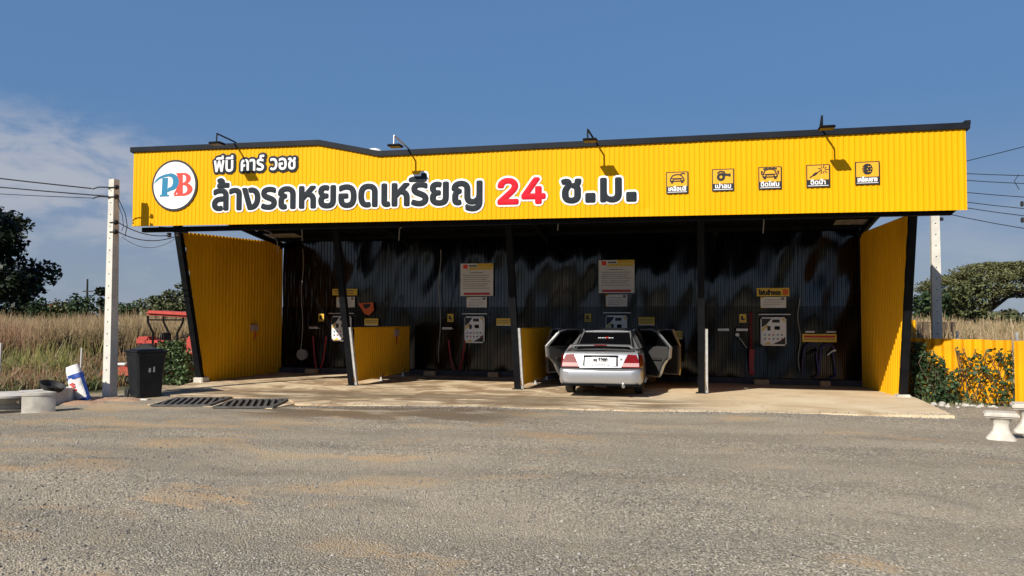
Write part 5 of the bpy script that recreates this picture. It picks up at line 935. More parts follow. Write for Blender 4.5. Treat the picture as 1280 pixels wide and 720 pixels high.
q = MB(); q.box((-.7, -.7, .24), (.7, .2, .30)); q.box((-.12, -.9, .19), (.12, -.3, .25)); q.build('underbody', inkm, car, world=False)
for s in (-1, 1):
    q = MB(); q.rbox((s*.62-.12, 3.36, .58), (s*.62+.12, 3.46, .70), .02); q.build('headlight', lampw, car, world=False)
def door(s, hy, ln, ang, rear):
    """panel drawn along -y from the hinge, then swung out about the hinge"""
    M = Matrix.Translation((s*.80, hy, 0)) @ Matrix.Rotation(s*R(ang), 4, 'Z')
    if rear: low = [(0, .27), (-.50, .27), (-.58, .36), (-.68, .54), (-.80, .66), (-ln, .72), (-ln-.03, .96), (0, .955)]
    else: low = [(0, .27), (-ln+.02, .27), (-ln, .4), (-ln, .955), (0, .94)]
    q = MB(); q.prism([(.0, y, z) for y, z in low], (s*.055, 0, 0)); q.xf(M); d = q.build('door', silver, car, world=False)
    ins = [(y*.94-.02, .30+(z-.27)*.95) for y, z in low]
    q = MB(); q.prism([(-s*.004, y, z) for y, z in ins], (-s*.03, 0, 0)); q.xf(M); q.build('inner_trim', silverd, d, world=False)
    q = MB(); q.box((-.07 if s > 0 else .0, -ln*.75, .66), (.0 if s > 0 else .07, -ln*.25, .71)); q.xf(M); q.build('armrest', intm, d, world=False)
    tl = -s*.20                                            # the frame leans in towards the roof
    fr = [(0, -.02, .95), (tl, -.06, 1.325), (tl, -.50, 1.335), (tl*.85, -.70, 1.29), (0, -ln-.02, .95)] if rear else [(0, -.02, .94), (tl*.9, -.62, 1.30), (tl, -.80, 1.325), (tl, -ln+.03, 1.325), (0, -ln, .95)]
    q = MB(); q.tube([(x+s*.03, y, z) for x, y, z in fr], .022, 6); q.xf(M); q.build('window_frame', silver, d, world=False)
    q = MB(); q.tube([(x, y*.97-.01, z-.02) for x, y, z in fr], .016, 6); q.xf(M); q.build('window_seal', inkm, d, world=False)
    q = MB(); q.prism([(s*.01+x, y*.98, z-.005) for x, y, z in fr], (s*.006, 0, 0)); q.xf(M); q.build('window', glassd, d, world=False)
    q = MB(); q.rbox((min(s*.055, s*.075), -ln*.92, .82), (max(s*.055, s*.075), -ln*.74, .85), .006); q.xf(M); q.build('handle', silver, d, world=False)
    if not rear:
        q = MB(); q.rbox((min(s*.04, s*.24), -.22, .95), (max(s*.04, s*.24), -.12, 1.07), .03); q.xf(M); q.build('mirror', silver, d, smooth=True, world=False)
for s in (-1, 1):
    door(s, 1.40, .92, 37, True); door(s, 2.52, 1.06, 46, False)

# ------------------------------------------------------------------ concrete pole on the left with insulators and cables
PX, PY = -8.06, 14.16
t = thing('utility_pole', 'square sunlit concrete utility pole beside the black wheelie bin', 'utility pole', (PX, PY, GZ), R(-8), 'concrete utility poles')
q = MB()
for z, w in ((-.2, .205), (4.60, .145)): q.v += [(-w/2, -w/2, z), (w/2, -w/2, z), (w/2, w/2, z), (-w/2, w/2, z)]
q.f = [(0, 3, 2, 1), (4, 5, 6, 7)]+[(i, (i+1) % 4, 4+(i+1) % 4, 4+i) for i in range(4)]; q.mi = [0]*6
q.cur = 1
for k in range(17):
    z = .35+k*.25; w = .205-(.06)*z/4.6; q.lathe([(.014, 0), (.014, .004), (0, .004)], (0, -w/2-.003, z), 8, 'y')
q.build('shaft', [polem, inkm], t, world=False)
for z in (4.42, 4.22, 3.68, 3.48):
    q = MB(); q.tube([(-.10 if z > 4 else 0, -.09, z), (.12, -.09, z)], .012, 6); q.lathe([(.02, .0), (.05, .01), (.035, .03), (.05, .05), (.02, .07), (0, .07)], (.11, -.06, z), 10, 'x'); q.build('insulator', rubber, t, smooth=True, world=False)
for z, p in ((4.42, -.35), (4.22, -.35)):
    q = MB(); q.tube([(-.02, -.10, z), (-.25, -.16, z+.01), (-.38, -.2, z-.03)], .014, 6); q.build('clamp', rubber, t, smooth=True, world=False)
def cable(lab, pts, r=.011, grp=None): 
    q = MB(); q.tube(pts, r, 5); return tag(q.build('power_cable', wire), lab, 'cable', grp)
cable('black cable running left from the top insulator of the sunlit pole', sag((PX-.38, PY-.2, 4.29), (-30, 11, 8.1), .35), .014)
cable('black cable running left from the second insulator of the sunlit pole', sag((PX-.05, PY-.1, 4.13), (-30, 11, 7.4), .35), .013)
cable('thin lower cable running left from the second clamp of the sunlit pole', sag((PX-.38, PY-.2, 4.09), (-30, 12, 7.0), .45), .008)
cable('cable loop hanging down the right side of the sunlit pole', [(PX+.12, PY-.06, 4.12), (PX+.20, PY-.05, 4.0), (PX+.33, PY-.05, 3.75), (PX+.38, PY-.05, 3.5), (PX+.33, PY-.05, 3.28)], .009)
cable('inner cable loop hanging down the right side of the sunlit pole', [(PX+.12, PY-.03, 4.12), (PX+.15, PY-.05, 3.95), (PX+.26, PY-.05, 3.72), (PX+.29, PY-.05, 3.5), (PX+.25, PY-.05, 3.4)], .007)
cable('upper cable sagging from the sunlit pole to the fascia corner', sag((PX+.18, PY-.08, 3.58), (-7.32, 14.95, 3.38), .10), .010)
cable('lower cable sagging from the sunlit pole to the fascia corner', sag((PX+.18, PY-.08, 3.38), (-7.12, 14.95, 3.36), .14), .010)
cable('slack thin cable under the two between the sunlit pole and the fascia', sag((PX+.25, PY-.05, 3.28), (-7.1, 14.98, 3.36), .24), .005)
t = thing('cable_bracket', 'black bracket with two insulators under the fascia corner', 'bracket', (-7.2, 14.95, 3.4))
q = MB(); q.beam((-7.55, 14.95, 3.53), (-6.85, 14.95, 3.47), .06, .10); q.build('arm', blackp, t)
for x in (-7.3, -7.08): q = MB(); q.lathe([(.025, 0), (.055, -.02), (.035, -.05), (.055, -.08), (.02, -.10), (0, -.10)], (x, 14.95, 3.44), 10); q.build('insulator', rubber, t, smooth=True)
# right pole, partly in the shade of the building
t = thing('utility_pole', 'square concrete utility pole half in shade behind the right end of the building', 'utility pole', (9.22, 19.47, GZ), R(-5), 'concrete utility poles')
q = MB()
for z, w in ((-.2, .215), (4.55, .165)): q.v += [(-w/2, -w/2, z), (w/2, -w/2, z), (w/2, w/2, z), (-w/2, w/2, z)]
q.f = [(0, 3, 2, 1), (4, 5, 6, 7)]+[(i, (i+1) % 4, 4+(i+1) % 4, 4+i) for i in range(4)]; q.mi = [0]*6
q.cur = 1
for k in range(17): z = .35+k*.25; w = .215-(.05)*z/4.5; q.lathe([(.014, 0), (.014, .004), (0, .004)], (0, -w/2-.003, z), 8, 'y')
q.build('shaft', [polem, inkm], t, world=False)
for z in (4.12, 3.95):
    q = MB(); q.lathe([(.02, .0), (.05, .01), (.035, .03), (.05, .05), (.02, .07), (0, .07)], (.10, -.04, z), 10, 'x'); q.build('insulator', rubber, t, smooth=True, world=False)
cable('steep cable rising right from behind the fascia end', sag((9.0, 22, 5.25), (19, 24, 8.0), .1), .011)
for k, (z0, z1) in enumerate(((5.02, 5.40), (4.88, 5.22), (4.62, 4.86), (4.42, 4.5), (4.25, 4.30), (4.05, 3.80))):
    cable(['topmost level cable right of the building end', 'second level cable right of the building end', 'third level cable right of the building end', 'fourth sagging cable right of the building end', 'fifth sagging cable right of the building end', 'lowest sagging cable from the shaded pole'][k], sag((9.3, 19.6+.3*(k < 4), z0), (20, 22, z1), .28+.06*k), .009)
t = thing('cable_spacer', 'small black spacer clamps on the cables right of the building', 'cable clamp', (11.2, 20.0, 4.3)); q = MB()
q.tube([(11.15, 20.0, 4.9), (11.05, 20.0, 4.75), (11.15, 20.0, 4.55)], .008, 5); q.build('loop', wire, t)
for x, z in ((11.42, 4.62), (11.2, 4.22), (11.42, 4.15), (11.42, 3.95), (11.2, 3.85)): q = MB(); q.rbox((x-.03, 19.97, z-.06), (x+.03, 20.03, z+.06), .012); q.build('clamp', rubber, t)

# ------------------------------------------------------------------ black wheelie bin
t = thing('wheelie_bin', 'black plastic wheelie bin with closed lid standing beside the concrete pole', 'wheelie bin', (-7.36, 14.36, GZ+.02), R(57))
q = MB(); n_ = 6
lv = [(.03, .235, .25), (.10, .245, .26), (.5, .268, .30), (.88, .295, .345), (.90, .31, .36), (.94, .31, .36)]
for z, a_, b_ in lv:
    c_ = .04; q.v += [(-a_+c_, -b_, z), (a_-c_, -b_, z), (a_, -b_+c_, z), (a_, b_-c_, z), (a_-c_, b_, z), (-a_+c_, b_, z), (-a_, b_-c_, z), (-a_, -b_+c_, z)]
for i in range(len(lv)-1):
    for k in range(8): q.f.append((8*i+k, 8*i+(k+1) % 8, 8*i+8+(k+1) % 8, 8*i+8+k)); q.mi.append(0)
q.f += [tuple(range(8))[::-1], tuple(range(40, 48))]; q.mi += [0, 0]
q.build('body', plasticb, t, smooth=True, world=False, angle=30)
q = MB(); q.rbox((-.335, -.39, .945), (.335, .40, .985), .015); q.rbox((-.26, -.30, .982), (.26, .30, 1.015), .02); q.build('lid', plasticb, t, smooth=True, world=False)
for s in (-1, 1):
    q = MB(); q.lathe([(0, -.025), (.085, -.025), (.10, -.01), (.10, .02), (.06, .025), (0, .025)], (s*.27, .30, .10), 18, 'x'); q.build('wheel', rubber, t, smooth=True, world=False)
q = MB(); q.tube([(-.22, .40, .92), (-.22, .47, .95), (.22, .47, .95), (.22, .40, .92)], .016, 6); q.build('handle', plasticb, t, world=False)
q = MB(); q.box((-.05, -.315, .54), (-.01, -.29, .70)); q.box((.04, -.318, .54), (.07, -.29, .74)); q.prism([(-.06, -.325, .72), (.05, -.325, .76), (.05, -.325, .78), (-.06, -.325, .74)], (0, .03, 0)); q.build('pale_emblem', galv, t, world=False)

# drain grates
for x0, lb in ((-6.33, 'left black slatted drain grate lying in the bin shadow'), (-5.02, 'right black slatted drain grate at the corner of the concrete apron')):
    xc = x0+.57; t = thing('drain_grate', lb, 'drain grate', (xc, 13.68, -.07), R(17), 'drain grates'); x0, x1, y0, y1 = -.55, .55, -.72, .72
    q = MB(); z0, z1 = .002, .032
    for a_, b_ in (((x0, y0), (x1, y0+.06)), ((x0, y1-.06), (x1, y1)), ((x0, y0+.06), (x0+.06, y1-.06)), ((x1-.06, y0+.06), (x1, y1-.06))): q.box((*a_, z0), (*b_, z1))
    q.build('frame', gratem, t, world=False)
    q = MB(); sh = .25; k = -6
    while x0-sh+k*.0 < x1 and k < 40:
        xa = x0-sh+.125*k+.3; k += 1
        # bar from (xa, y1) down to (xa+sh, y0), cut by the frame
        ta = max(0, (x0+.06-xa)/sh); tb = min(1, (x1-.06-xa)/sh)
        if tb-ta < .05: continue
        P = lambda tt: (xa+sh*tt, y1-.06-(y1-y0-.12)*tt)
        (ax, ay), (bx, by) = P(ta), P(tb)
        q.beam((ax, ay, +.015), (bx, by, +.015), .052, .03)
    q.build('slats', gratem, t, world=False)
    q = MB(); q.box((x0+.02, y0+.02, -.004), (x1-.02, y1-.02, .0005)); q.build('pit_shade', inkm, t, world=False)  # black sheet close under the slats stands in for the shade below

# ------------------------------------------------------------------ concrete garden furniture and sack on the left
def ring_bench(name, lab, cx, cy, r0, r1, a0, a1, h, m, zt=.0, grp=None, legs=False):
    t = thing(name, lab, 'bench', (cx, cy, GZ), 0, grp); n_ = 14
    def seg(q, a0, a1, r0, r1, z0, z1, n_=14):
        b = len(q.v)
        for i in range(n_+1):
            a_ = R(a0+(a1-a0)*i/n_); ca, sa = math.cos(a_), math.sin(a_)
            q.v += [(r0*ca, r0*sa, z0), (r1*ca, r1*sa, z0), (r1*ca, r1*sa, z1), (r0*ca, r0*sa, z1)]
        for i in range(n_):
            for k in range(4): q.f.append((b+4*i+k, b+4*i+(k+1) % 4, b+4*i+4+(k+1) % 4, b+4*i+4+k)); q.mi.append(0)
        q.f += [(b, b+3, b+2, b+1), (b+4*n_, b+4*n_+1, b+4*n_+2, b+4*n_+3)]; q.mi += [0, 0]
    q = MB(); seg(q, a0, a1, r0, r1, h-.045, h); q.build('seat', m, t, smooth=True, world=False, angle=30)
    q = MB(); 
    if legs:
        for c_ in (a0+12, a1-12): seg(q, c_-9, c_+9, r0+.05, r1-.05, -.04, h-.046, 4)
    else: seg(q, a0+1, a1-1, r0+.012, r1-.012, -.05, h-.046)
    q.build('base', m, t, smooth=True, world=False, angle=30); return t
ring_bench('curved_bench', 'low curved whitewashed concrete bench with a bright sunlit end face', -7.98, 12.26, .36, .71, -70, -24, .35, concw)
ring_bench('curved_bench', 'low grey curved concrete bench carrying a dark plastic tray', -9.27, 13.15, .60, 1.0, -48, 34, .28, conc)
t = thing('garden_table', 'grey round concrete table top on a thick waisted pedestal at the frame edge', 'table', (-8.72, 12.25, GZ))
q = MB(); q.lathe([(0, .21), (.53, .21), (.55, .22), (.55, .255), (.53, .265), (0, .265)], n=30); q.build('top', conc, t, smooth=True, world=False)
q = MB(); q.lathe([(.26, -.03), (.24, .03), (.17, .09), (.18, .15), (.28, .21)], n=20); q.build('pedestal', conc, t, smooth=True, world=False)
t = thing('garden_stool', 'small round concrete stool cut by the left edge of the frame', 'stool', (-8.33, 11.35, GZ))
q = MB(); q.lathe([(0, .30), (.24, .30), (.26, .31), (.26, .345), (.24, .36), (0, .36)], n=24); q.build('seat', concw, t, smooth=True, world=False)
q = MB(); q.lathe([(.22, -.03), (.20, .03), (.10, .13), (.11, .2), (.21, .30)], n=18); q.build('pedestal', conc, t, smooth=True, world=False)
q = MB(); q.lathe([(.0, .02), (.17, .02), (.22, .10), (.24, .105), (.23, .085), (.19, .0), (0, 0)], n=18); q.xf(Matrix.Translation((-8.42, 13.0, GZ+.29)) @ Matrix.Rotation(R(20), 4, 'Y')); tag(q.build('plastic_tray', rubber, smooth=True), 'dark plastic tray lying on the grey curved bench', 'tray')
# sack
t = thing('cement_sack', 'white woven sack with blue band and red print leaning over behind the benches', 'sack', (-8.22, 13.62, GZ-.03), R(-20))
def sackpart(z0, z1, m, name, parent, grow=1.):
    q = MB(); nl, nr = 10, 20; b = 0
    for i in range(nl+1):
        z = z0+(z1-z0)*i/nl; f_ = math.sin(math.pi*min(1, max(.0, .14+z/.78*.80)))**.35
        for k in range(nr):
            a_ = 2*math.pi*k/nr; ca, sa = math.cos(a_), math.sin(a_)
            x = .225*grow*abs(ca)**.7*(1 if ca > 0 else -1)*(.9+.1*f_); y = .10*grow*abs(sa)**.8*(1 if sa > 0 else -1)*f_*(1+.12*math.sin(z*21+a_*3))
            q.v.append((x+.01*math.sin(z*17), y+.012*math.sin(z*11+k), z))
    for i in range(nl):
        for k in range(nr): q.f.append((i*nr+k, i*nr+(k+1) % nr, (i+1)*nr+(k+1) % nr, (i+1)*nr+k)); q.mi.append(0)
    q.f += [tuple(range(nr))[::-1], tuple(nl*nr+k for k in range(nr))]; q.mi += [0, 0]
    q.xf(Matrix.Rotation(R(-13), 4, 'Y') @ Matrix.Rotation(R(12), 4, 'X')); return q.build(name, m, parent, smooth=True, world=False, angle=60)
sk = sackpart(0, .78, sackw, 'body', t); sackpart(.50, .60, sackb, 'blue_band', sk, 1.02); sackpart(.02, .09, sackb, 'blue_band', sk, 1.03)
q = MB(); q.prism([(.228, -.03, .05), (.238, .03, .05), (.238, .03, .6), (.228, -.03, .6)], (.006, 0, 0)); q.xf(Matrix.Rotation(R(-13), 4, 'Y') @ Matrix.Rotation(R(12), 4, 'X')); q.build('side_stripe', sackb, sk, world=False)
q = MB(); 
for i, (x, z, w_) in enumerate(((-.09, .40, .16), (-.06, .34, .14), (-.10, .28, .10), (.02, .27, .08))): q.prism([(x, -.118, z), (x+w_, -.118, z+.01), (x+w_-.01, -.118, z+.045), (x+.01, -.118, z+.035)], (0, .006, 0))
q.xf(Matrix.Rotation(R(-13), 4, 'Y') @ Matrix.Rotation(R(12), 4, 'X')); q.build('red_print', coral, sk, world=False)
for x, y, h, lb in ((-9.72, 15.2, .9, 'thin bare stake standing in the grass beside the sack'), (-11.62, 14.9, 1.0, 'thin grey stake at the left frame edge by the grass')):
    q = MB(); q.tube([(x, y, GZ-.1), (x+.03, y, h)], .024, 6); tag(q.build('wooden_stake', conc), lb, 'stake', 'stakes in the grass')
# earth heaps around the bin and bench
def heap(cx, cy, rx, ry, h, seed, lab):
    q = MB(); n_, m_2 = 26, 9; rr = random.Random(seed)
    for j in range(m_2+1):
        for i in range(n_):
            f_ = j/m_2; a_ = 2*math.pi*i/n_; e = 1+.16*math.sin(3*a_+seed)+.10*math.sin(7*a_+2*seed)+.05*math.sin(13*a_)
            q.v.append((cx+rx*(1-f_)*math.cos(a_)*e, cy+ry*(1-f_)*math.sin(a_)*e, GZ-.04+(h+.04)*math.sin(f_*math.pi/2)+rr.uniform(-.012, .012)*(f_ < .99)))
    for j in range(m_2):
        for i in range(n_): q.f.append((j*n_+i, j*n_+(i+1) % n_, (j+1)*n_+(i+1) % n_, (j+1)*n_+i)); q.mi.append(0)
    o = q.build('dirt_heap', dirtm, smooth=True, angle=70); o['label'] = lab; o['kind'] = 'stuff'
heap(-8.1, 13.9, 1.3, .7, .05, 1, 'low spread of orange earth around the pole foot'); heap(-7.3, 13.75, .7, .35, .06, 4, 'low spread of orange earth before the bin'); heap(-7.9, 13.2, .8, .35, .05, 6, 'low spread of orange earth behind the benches')
q = MB(); q.rbox((-7.62, 13.82, GZ-.03), (-6.9, 13.97, GZ+.045), .015); tag(q.build('concrete_kerb_block', concw), 'short pale concrete kerb block in front of the wheelie bin', 'kerb block')

# ------------------------------------------------------------------ tractor behind the vines
t = thing('farm_tractor', 'orange red tractor with canopy standing behind the flowering vine', 'tractor', (-10.75, 19.9, GZ), R(8))
q = MB(); q.rbox((-.68, -.55, 1.72), (.62, .55, 1.86), .06); q.xf(Matrix.Rotation(R(3), 4, 'Y')); q.build('canopy', tract, t, smooth=True, world=False)
for s in (-1, 1):
    for x, dx in ((-.42, -.12), (.30, .16)):
        q = MB(); q.tube([(x+dx*1.2, s*.42, 1.74), (x+dx*1.1, s*.42, 1.55), (x+.02, s*.42, 1.25), (x+.02, s*.42, .55)], .032, 7); q.build('canopy_post', blackp, t, smooth=True, world=False)
q = MB(); q.tube([(-.55, -.42, 1.62), (.50, -.42, 1.62)], .02, 6); q.build('canopy_rail', blackp, t, world=False)
q = MB(); q.rbox((-.80, -.35, .82), (.0, .35, 1.04), .07); q.rbox((-1.0, -.28, .90), (-.62, .28, 1.14), .05); q.build('fender_body', tract, t, smooth=True, world=False)
q = MB(); q.rbox((.45, -.30, .55), (1.5, .30, 1.16), .08); q.build('bonnet', tract, t, smooth=True, world=False)
q = MB(); q.rbox((-.25, -.25, .9), (.2, .25, 1.0), .03); q.rbox((-.30, -.25, .95), (-.2, .25, 1.25), .03); q.build('seat', rubber, t, smooth=True, world=False)
q = MB(); q.tube([(.42+.18*math.cos(i*math.pi/8), .19*math.sin(i*math.pi/8), 1.18+.07*math.cos(i*math.pi/8)) for i in range(17)], .018, 6, False); q.tube([(.42, 0, 1.18), (.52, 0, .9)], .02, 6); q.build('steering_wheel', rubber, t, world=False)
for x, y, r_ in ((-.5, -.55, .48), (-.5, .55, .48), (1.1, -.5, .32), (1.1, .5, .32)):
    q = MB(); q.lathe([(0, -.09), (r_*.5, -.09), (r_*.55, -.12), (r_*.95, -.12), (r_, -.06), (r_, .06), (r_*.95, .12), (r_*.55, .12), (r_*.5, .09), (0, .09)], (x, y, r_), 22, 'y'); q.build('wheel', rubber, t, smooth=True, world=False)
t = thing('tractor_attachment', 'low orange rotary tiller lying in the grass behind the pole', 'tiller', (-10.6, 17.2, GZ), R(4))
q = MB(); q.prism([(-.35, 0, .22), (.75, 0, .22), (.75, 0, .34), (.35, 0, .46), (-.25, 0, .33)], (0, .5, 0)); q.build('hood', tract, t, world=False)
q = MB(); q.rbox((-.3, .05, .02), (.7, .45, .2), .03); q.lathe([(0, 0), (.14, 0), (.16, .03), (.14, .06), (0, .06)], (-.42, .1, .15), 16, 'y'); q.build('tine_drum', rubber, t, world=False)
q = MB(); q.rbox((.15, .0, .47), (.4, .2, .53), .02); q.build('pale_plate', white, t, world=False)
# ------------------------------------------------------------------ yellow fence, stools on the right
def fence(lab, p, q_, z0, z1, m, pitch=.20, posts=True):
    p, q_ = Vector((*p, 0)), Vector((*q_, 0)); d = (q_-p); ln = d.length; d.normalize(); nn = Vector((d.y, -d.x, 0))
    t = thing('yellow_fence' if m is fencey else 'dark_fence', lab, 'fence', (p.x, p.y, GZ))
    r = MB(); corr(r, p, d, nn, ln, pitch, .055, lambda u: z0, lambda u: z1+.006*math.sin(u*9), prof='sin'); r.build('sheet', m, t)
    if posts:
        for u in np.arange(.03, ln+.01, max(.9, ln/2)):
            c = p+d*u-nn*.05; r = MB(); r.beam((c.x, c.y, GZ-.1), (c.x, c.y, z1+.16), .045, .045, (0, 1, 0)); r.build('fence_post', galv, t)
        r = MB(); a_ = p-nn*.022; b_ = q_-nn*.022; r.beam((a_.x, a_.y, z1-.2), (b_.x, b_.y, z1-.2), .03, .04); r.build('rail', galv, t)
    return t
fence('corrugated yellow fence panel overgrown by round leaved vines', (8.25, 18.35), (9.80, 16.85), -.06, 1.18, fencey)
fence('corrugated yellow fence panel nearest the camera on the right, free of vines', (9.66, 16.35), (12.2, 14.4), -.08, 1.18, fencey)
fence('yellow sheet fence end glimpsed between building corner and shaded pole', (9.4, 23.5), (9.85, 23.6), -.1, 1.55, fencey, posts=False)
fence('dark weathered sheet fence behind the shaded pole', (9.86, 23.6), (10.9, 23.8), -.1, 1.50, twig, .2, False)
for x, y, s, lb in ((8.02, 12.3, 1., 'white concrete pedestal stool standing alone on the gravel at right'), (8.70, 13.15, 1.12, 'white concrete pedestal stool cut by the right edge of the frame')):
    t = thing('garden_stool', lb, 'stool', (x, y, GZ-.01), R(-14), 'concrete stools on the right')
    r = MB(); hw, hd = .205*s, .17*s; b = 0
    lv = [(0, 1.0, 1.0), (.03, 1.0, 1.0), (.07, .82, .85), (.14, .58, .65), (.22, .52, .6), (.29, .66, .75), (.325, .84, .9)]
    for z, a_, c_ in lv:
        for k in range(16):
            t_ = 2*math.pi*k/16; ca, sa = math.cos(t_), math.sin(t_); r.v.append((hw*.92*a_*math.copysign(abs(ca)**.5, ca), hd*.92*c_*math.copysign(abs(sa)**.5, sa), z*s))
    for i in range(len(lv)-1):
        for k in range(16): r.f.append((16*i+k, 16*i+(k+1) % 16, 16*i+16+(k+1) % 16, 16*i+16+k)); r.mi.append(0)
    r.f += [tuple(range(16))[::-1], tuple(range(96, 112))]; r.mi += [0, 0]
    r.build('pedestal', concw, t, smooth=True, world=False)
    r = MB(); r.rbox((-hw*1.02, -hd*1.05, .326*s), (hw*1.02, hd*1.05, .40*s), .022); r.build('seat', concw, t, smooth=True, world=False)
r = MB(); r.rbox((9.3, 14.0, .37), (9.9, 14.5, .43), .02); r.lathe([(.12, -.12), (.10, .1), (.16, .37)], (9.55, 14.25, 0), 14); tag(r.build('garden_table', concw), 'white concrete table corner at the right frame edge', 'table')
r = MB()
for i in range(34):
    x, y = 8.1+random.random()*1.5, 16.5+random.random()*.7; s = random.uniform(.02, .055); b = len(r.v); r.rbox((x-s, y-s*.8, GZ-.02), (x+s, y+s*.8, GZ+s*.9), s*.35)
stuff(r.build('concrete_rubble', conc, smooth=True))

# ------------------------------------------------------------------ plants
def leaves(pts, size, aspect=.55, up=0., seed=0, droop=0.):
    """diamond leaves with a slight fold: 4 corners, random facing"""
    g = np.random.default_rng(seed); n = len(pts); pts = np.asarray(pts)
    d = g.standard_normal((n, 3)); d[:, 2] = d[:, 2]*.7-droop; d /= np.linalg.norm(d, axis=1)[:, None]
    nrm = g.standard_normal((n, 3)); nrm[:, 2] = np.abs(nrm[:, 2])+up; s = np.cross(d, nrm); s /= np.linalg.norm(s, axis=1)[:, None]+1e-9
    sz = size*g.uniform(.6, 1.4, n)[:, None]
    V = np.stack([pts-d*sz*.5, pts+s*sz*aspect*.5, pts+d*sz*.5, pts-s*sz*aspect*.5], 1).reshape(-1, 3)
    return V, np.arange(4*n).reshape(-1, 4)
def blob_pts(blobs, n, seed, hole=.0, freq=1.):
    g = np.random.default_rng(seed); vol = np.array([b[3]*b[4]*b[5] for b in blobs])**.72; vol /= vol.sum(); out = []
    for b, v in zip(blobs, vol):
        m = max(3, int(n*v)); p = g.standard_normal((m, 3)); p /= np.linalg.norm(p, axis=1)[:, None]; p *= (g.random(m)**.42)[:, None]
        q = p*np.array(b[3:6])+np.array(b[:3]); out.append(q)
    P = np.concatenate(out)
    if hole > 0:
        f = np.sin(P[:, 0]*freq*1.9+1.3*np.sin(P[:, 2]*freq*1.3))+np.sin(P[:, 1]*freq*2.3+.7)+np.sin(P[:, 2]*freq*2.7+P[:, 0]*freq)
        P = P[f > -3+hole]
    return P
def tree(name, lab, base, trunk_h, tr, blobs, n, ls, lm, bm=None, seed=0, group=None, cat='tree', hole=1.3, freq=.9, limbs=True, aspect=.6, fork=None):
    t = thing(name, lab, cat, base, 0, group); B = Vector(base); fk = Vector(fork) if fork else B+Vector((0, 0, trunk_h))
    r = MB(); r.tube([B-Vector((0, 0, .3)), B.lerp(fk, .35)+Vector((tr*.4, 0, 0)), B.lerp(fk, .7)-Vector((tr*.3, 0, 0)), fk], [tr*1.3, tr, tr*.85, tr*.75], 9)
    if limbs:
        rr = random.Random(seed)
        for b in blobs[::max(1, len(blobs)//26)]:
            e = Vector(b[:3])+Vector((rr.uniform(-.3, .3)*b[3], rr.uniform(-.3, .3)*b[4], .2*b[5])); mid = fk.lerp(e, .5)+Vector((0, 0, .10*(e-fk).length)); 
            r.tube([fk-Vector((0, 0, tr)), fk.lerp(mid, .5)+Vector((0, 0, .06*(e-fk).length)), mid, mid.lerp(e, .6), e], [tr*.5, tr*.42, tr*.3, tr*.2, tr*.07], 6)
            for k in range(2):
                e2 = Vector(b[:3])+Vector((rr.uniform(-.8, .8)*b[3], rr.uniform(-.8, .8)*b[4], rr.uniform(0, .7)*b[5])); r.tube([mid, mid.lerp(e2, .55)+Vector((0, 0, .05*(e2-mid).length)), e2], [tr*.22, tr*.13, tr*.05], 5)
    r.build('trunk', bm or bark, t, smooth=True)
    V, F = leaves(blob_pts(blobs, n, seed, hole, freq), ls, aspect, .6, seed+1)
    npmesh('crown', V, F, lm, t); return t
g_ = random.Random(5)
# the large dark tree on the left
bl_ = []
for k in range(30):
    a_ = g_.uniform(0, 6.28); zz = g_.uniform(3.0, 10.2); rad = 5.6*math.sin(math.pi*min(.93, (zz-1.2)/10.2))**.7; r_ = g_.uniform(1.2, 2.1)
    bl_.append((-56.4+rad*g_.uniform(.55, 1)*math.cos(a_), 55+rad*.8*math.sin(a_), zz, r_*1.25, r_*1.1, r_*.72))
bl_ += [(-51.4, 54, 2.0, 1.5, 1.4, 1.2), (-53.2, 53, 1.6, 1.6, 1.4, 1.4), (-51.7, 54, 5.6, 1.6, 1.6, 1.0), (-52.3, 54, 8.3, 1.5, 1.4, .8), (-54.1, 54, 10.6, 1.7, 1.6, .8), (-51.3, 54, 3.9, 1.2, 1.4, .8), (-56.1, 54, 10.9, 1.6, 1.5, .8), (-50.4, 54, 4.9, .9, 1, .6)]
tree('broadleaf_tree', 'large dark rounded tree rising over the dry field at far left', (-56.4, 55, GZ), 2.6, .42, bl_, 15000, .46, leaf_dark, barkd, 3, hole=1.05, freq=.8)
# umbrella-shaped rain tree on the right
bl_ = []
for k in range(170):
    u = g_.uniform(-1, 1); v = g_.uniform(-1, 1)
    if u*u+v*v > 1: continue
    rr_ = u*u+v*v; lay = g_.random()
    bl_.append((39.3+9.3*u, 100+6.0*v, 7.75-3.1*rr_**1.3-(1.5*g_.random() if lay < .45 else 0), g_.uniform(1.0, 1.9), g_.uniform(1.0, 1.6), g_.uniform(.28, .5)))
tree('rain_tree', 'wide umbrella shaped rain tree beyond the yellow fence', (37.2, 100, GZ), 2.6, .22, bl_, 30000, .26, leaf_rain, barkd, 8, hole=.45, freq=1.1)
# bushes below it
for k in range(13):
    x = 26+1.9*k+g_.uniform(-.5, .5); y = 82+g_.uniform(-6, 6); h = g_.uniform(2.3, 3.1)+(.5 if k < 2 else 0); w = g_.uniform(1.7, 2.6)
    tree('bush', 'olive brown bush in the scrub below the rain tree', (x, y, GZ), .5, .10, [(x, y, h*.45, w, w, h*.45), (x+.8, y, h*.6, w*.6, w*.6, h*.4), (x-.9, y+.3, h*.55, w*.6, w*.6, h*.38)], 900, .42, leaf_brown if k % 3 else leaf_olive, bark, 30+k, 'bushes below the rain tree', 'bush', .9, 1.4)
for k in range(3):
    x, y = 22.6+2.2*k, 70+2*k
    tree('bush', 'dense green bush showing between the building end and the shaded pole', (x, y, GZ), .8, .12, [(x, y, 2.1+.2*k, 1.7, 1.6, 1.7), (x+.7, y, 3.2+.5*k, 1.1, 1.0, .9)], 1500, .38, leaf_olive if k else leaf_mid, bark, 60+k, 'green bushes by the building end', 'bush', .8, 1.3)
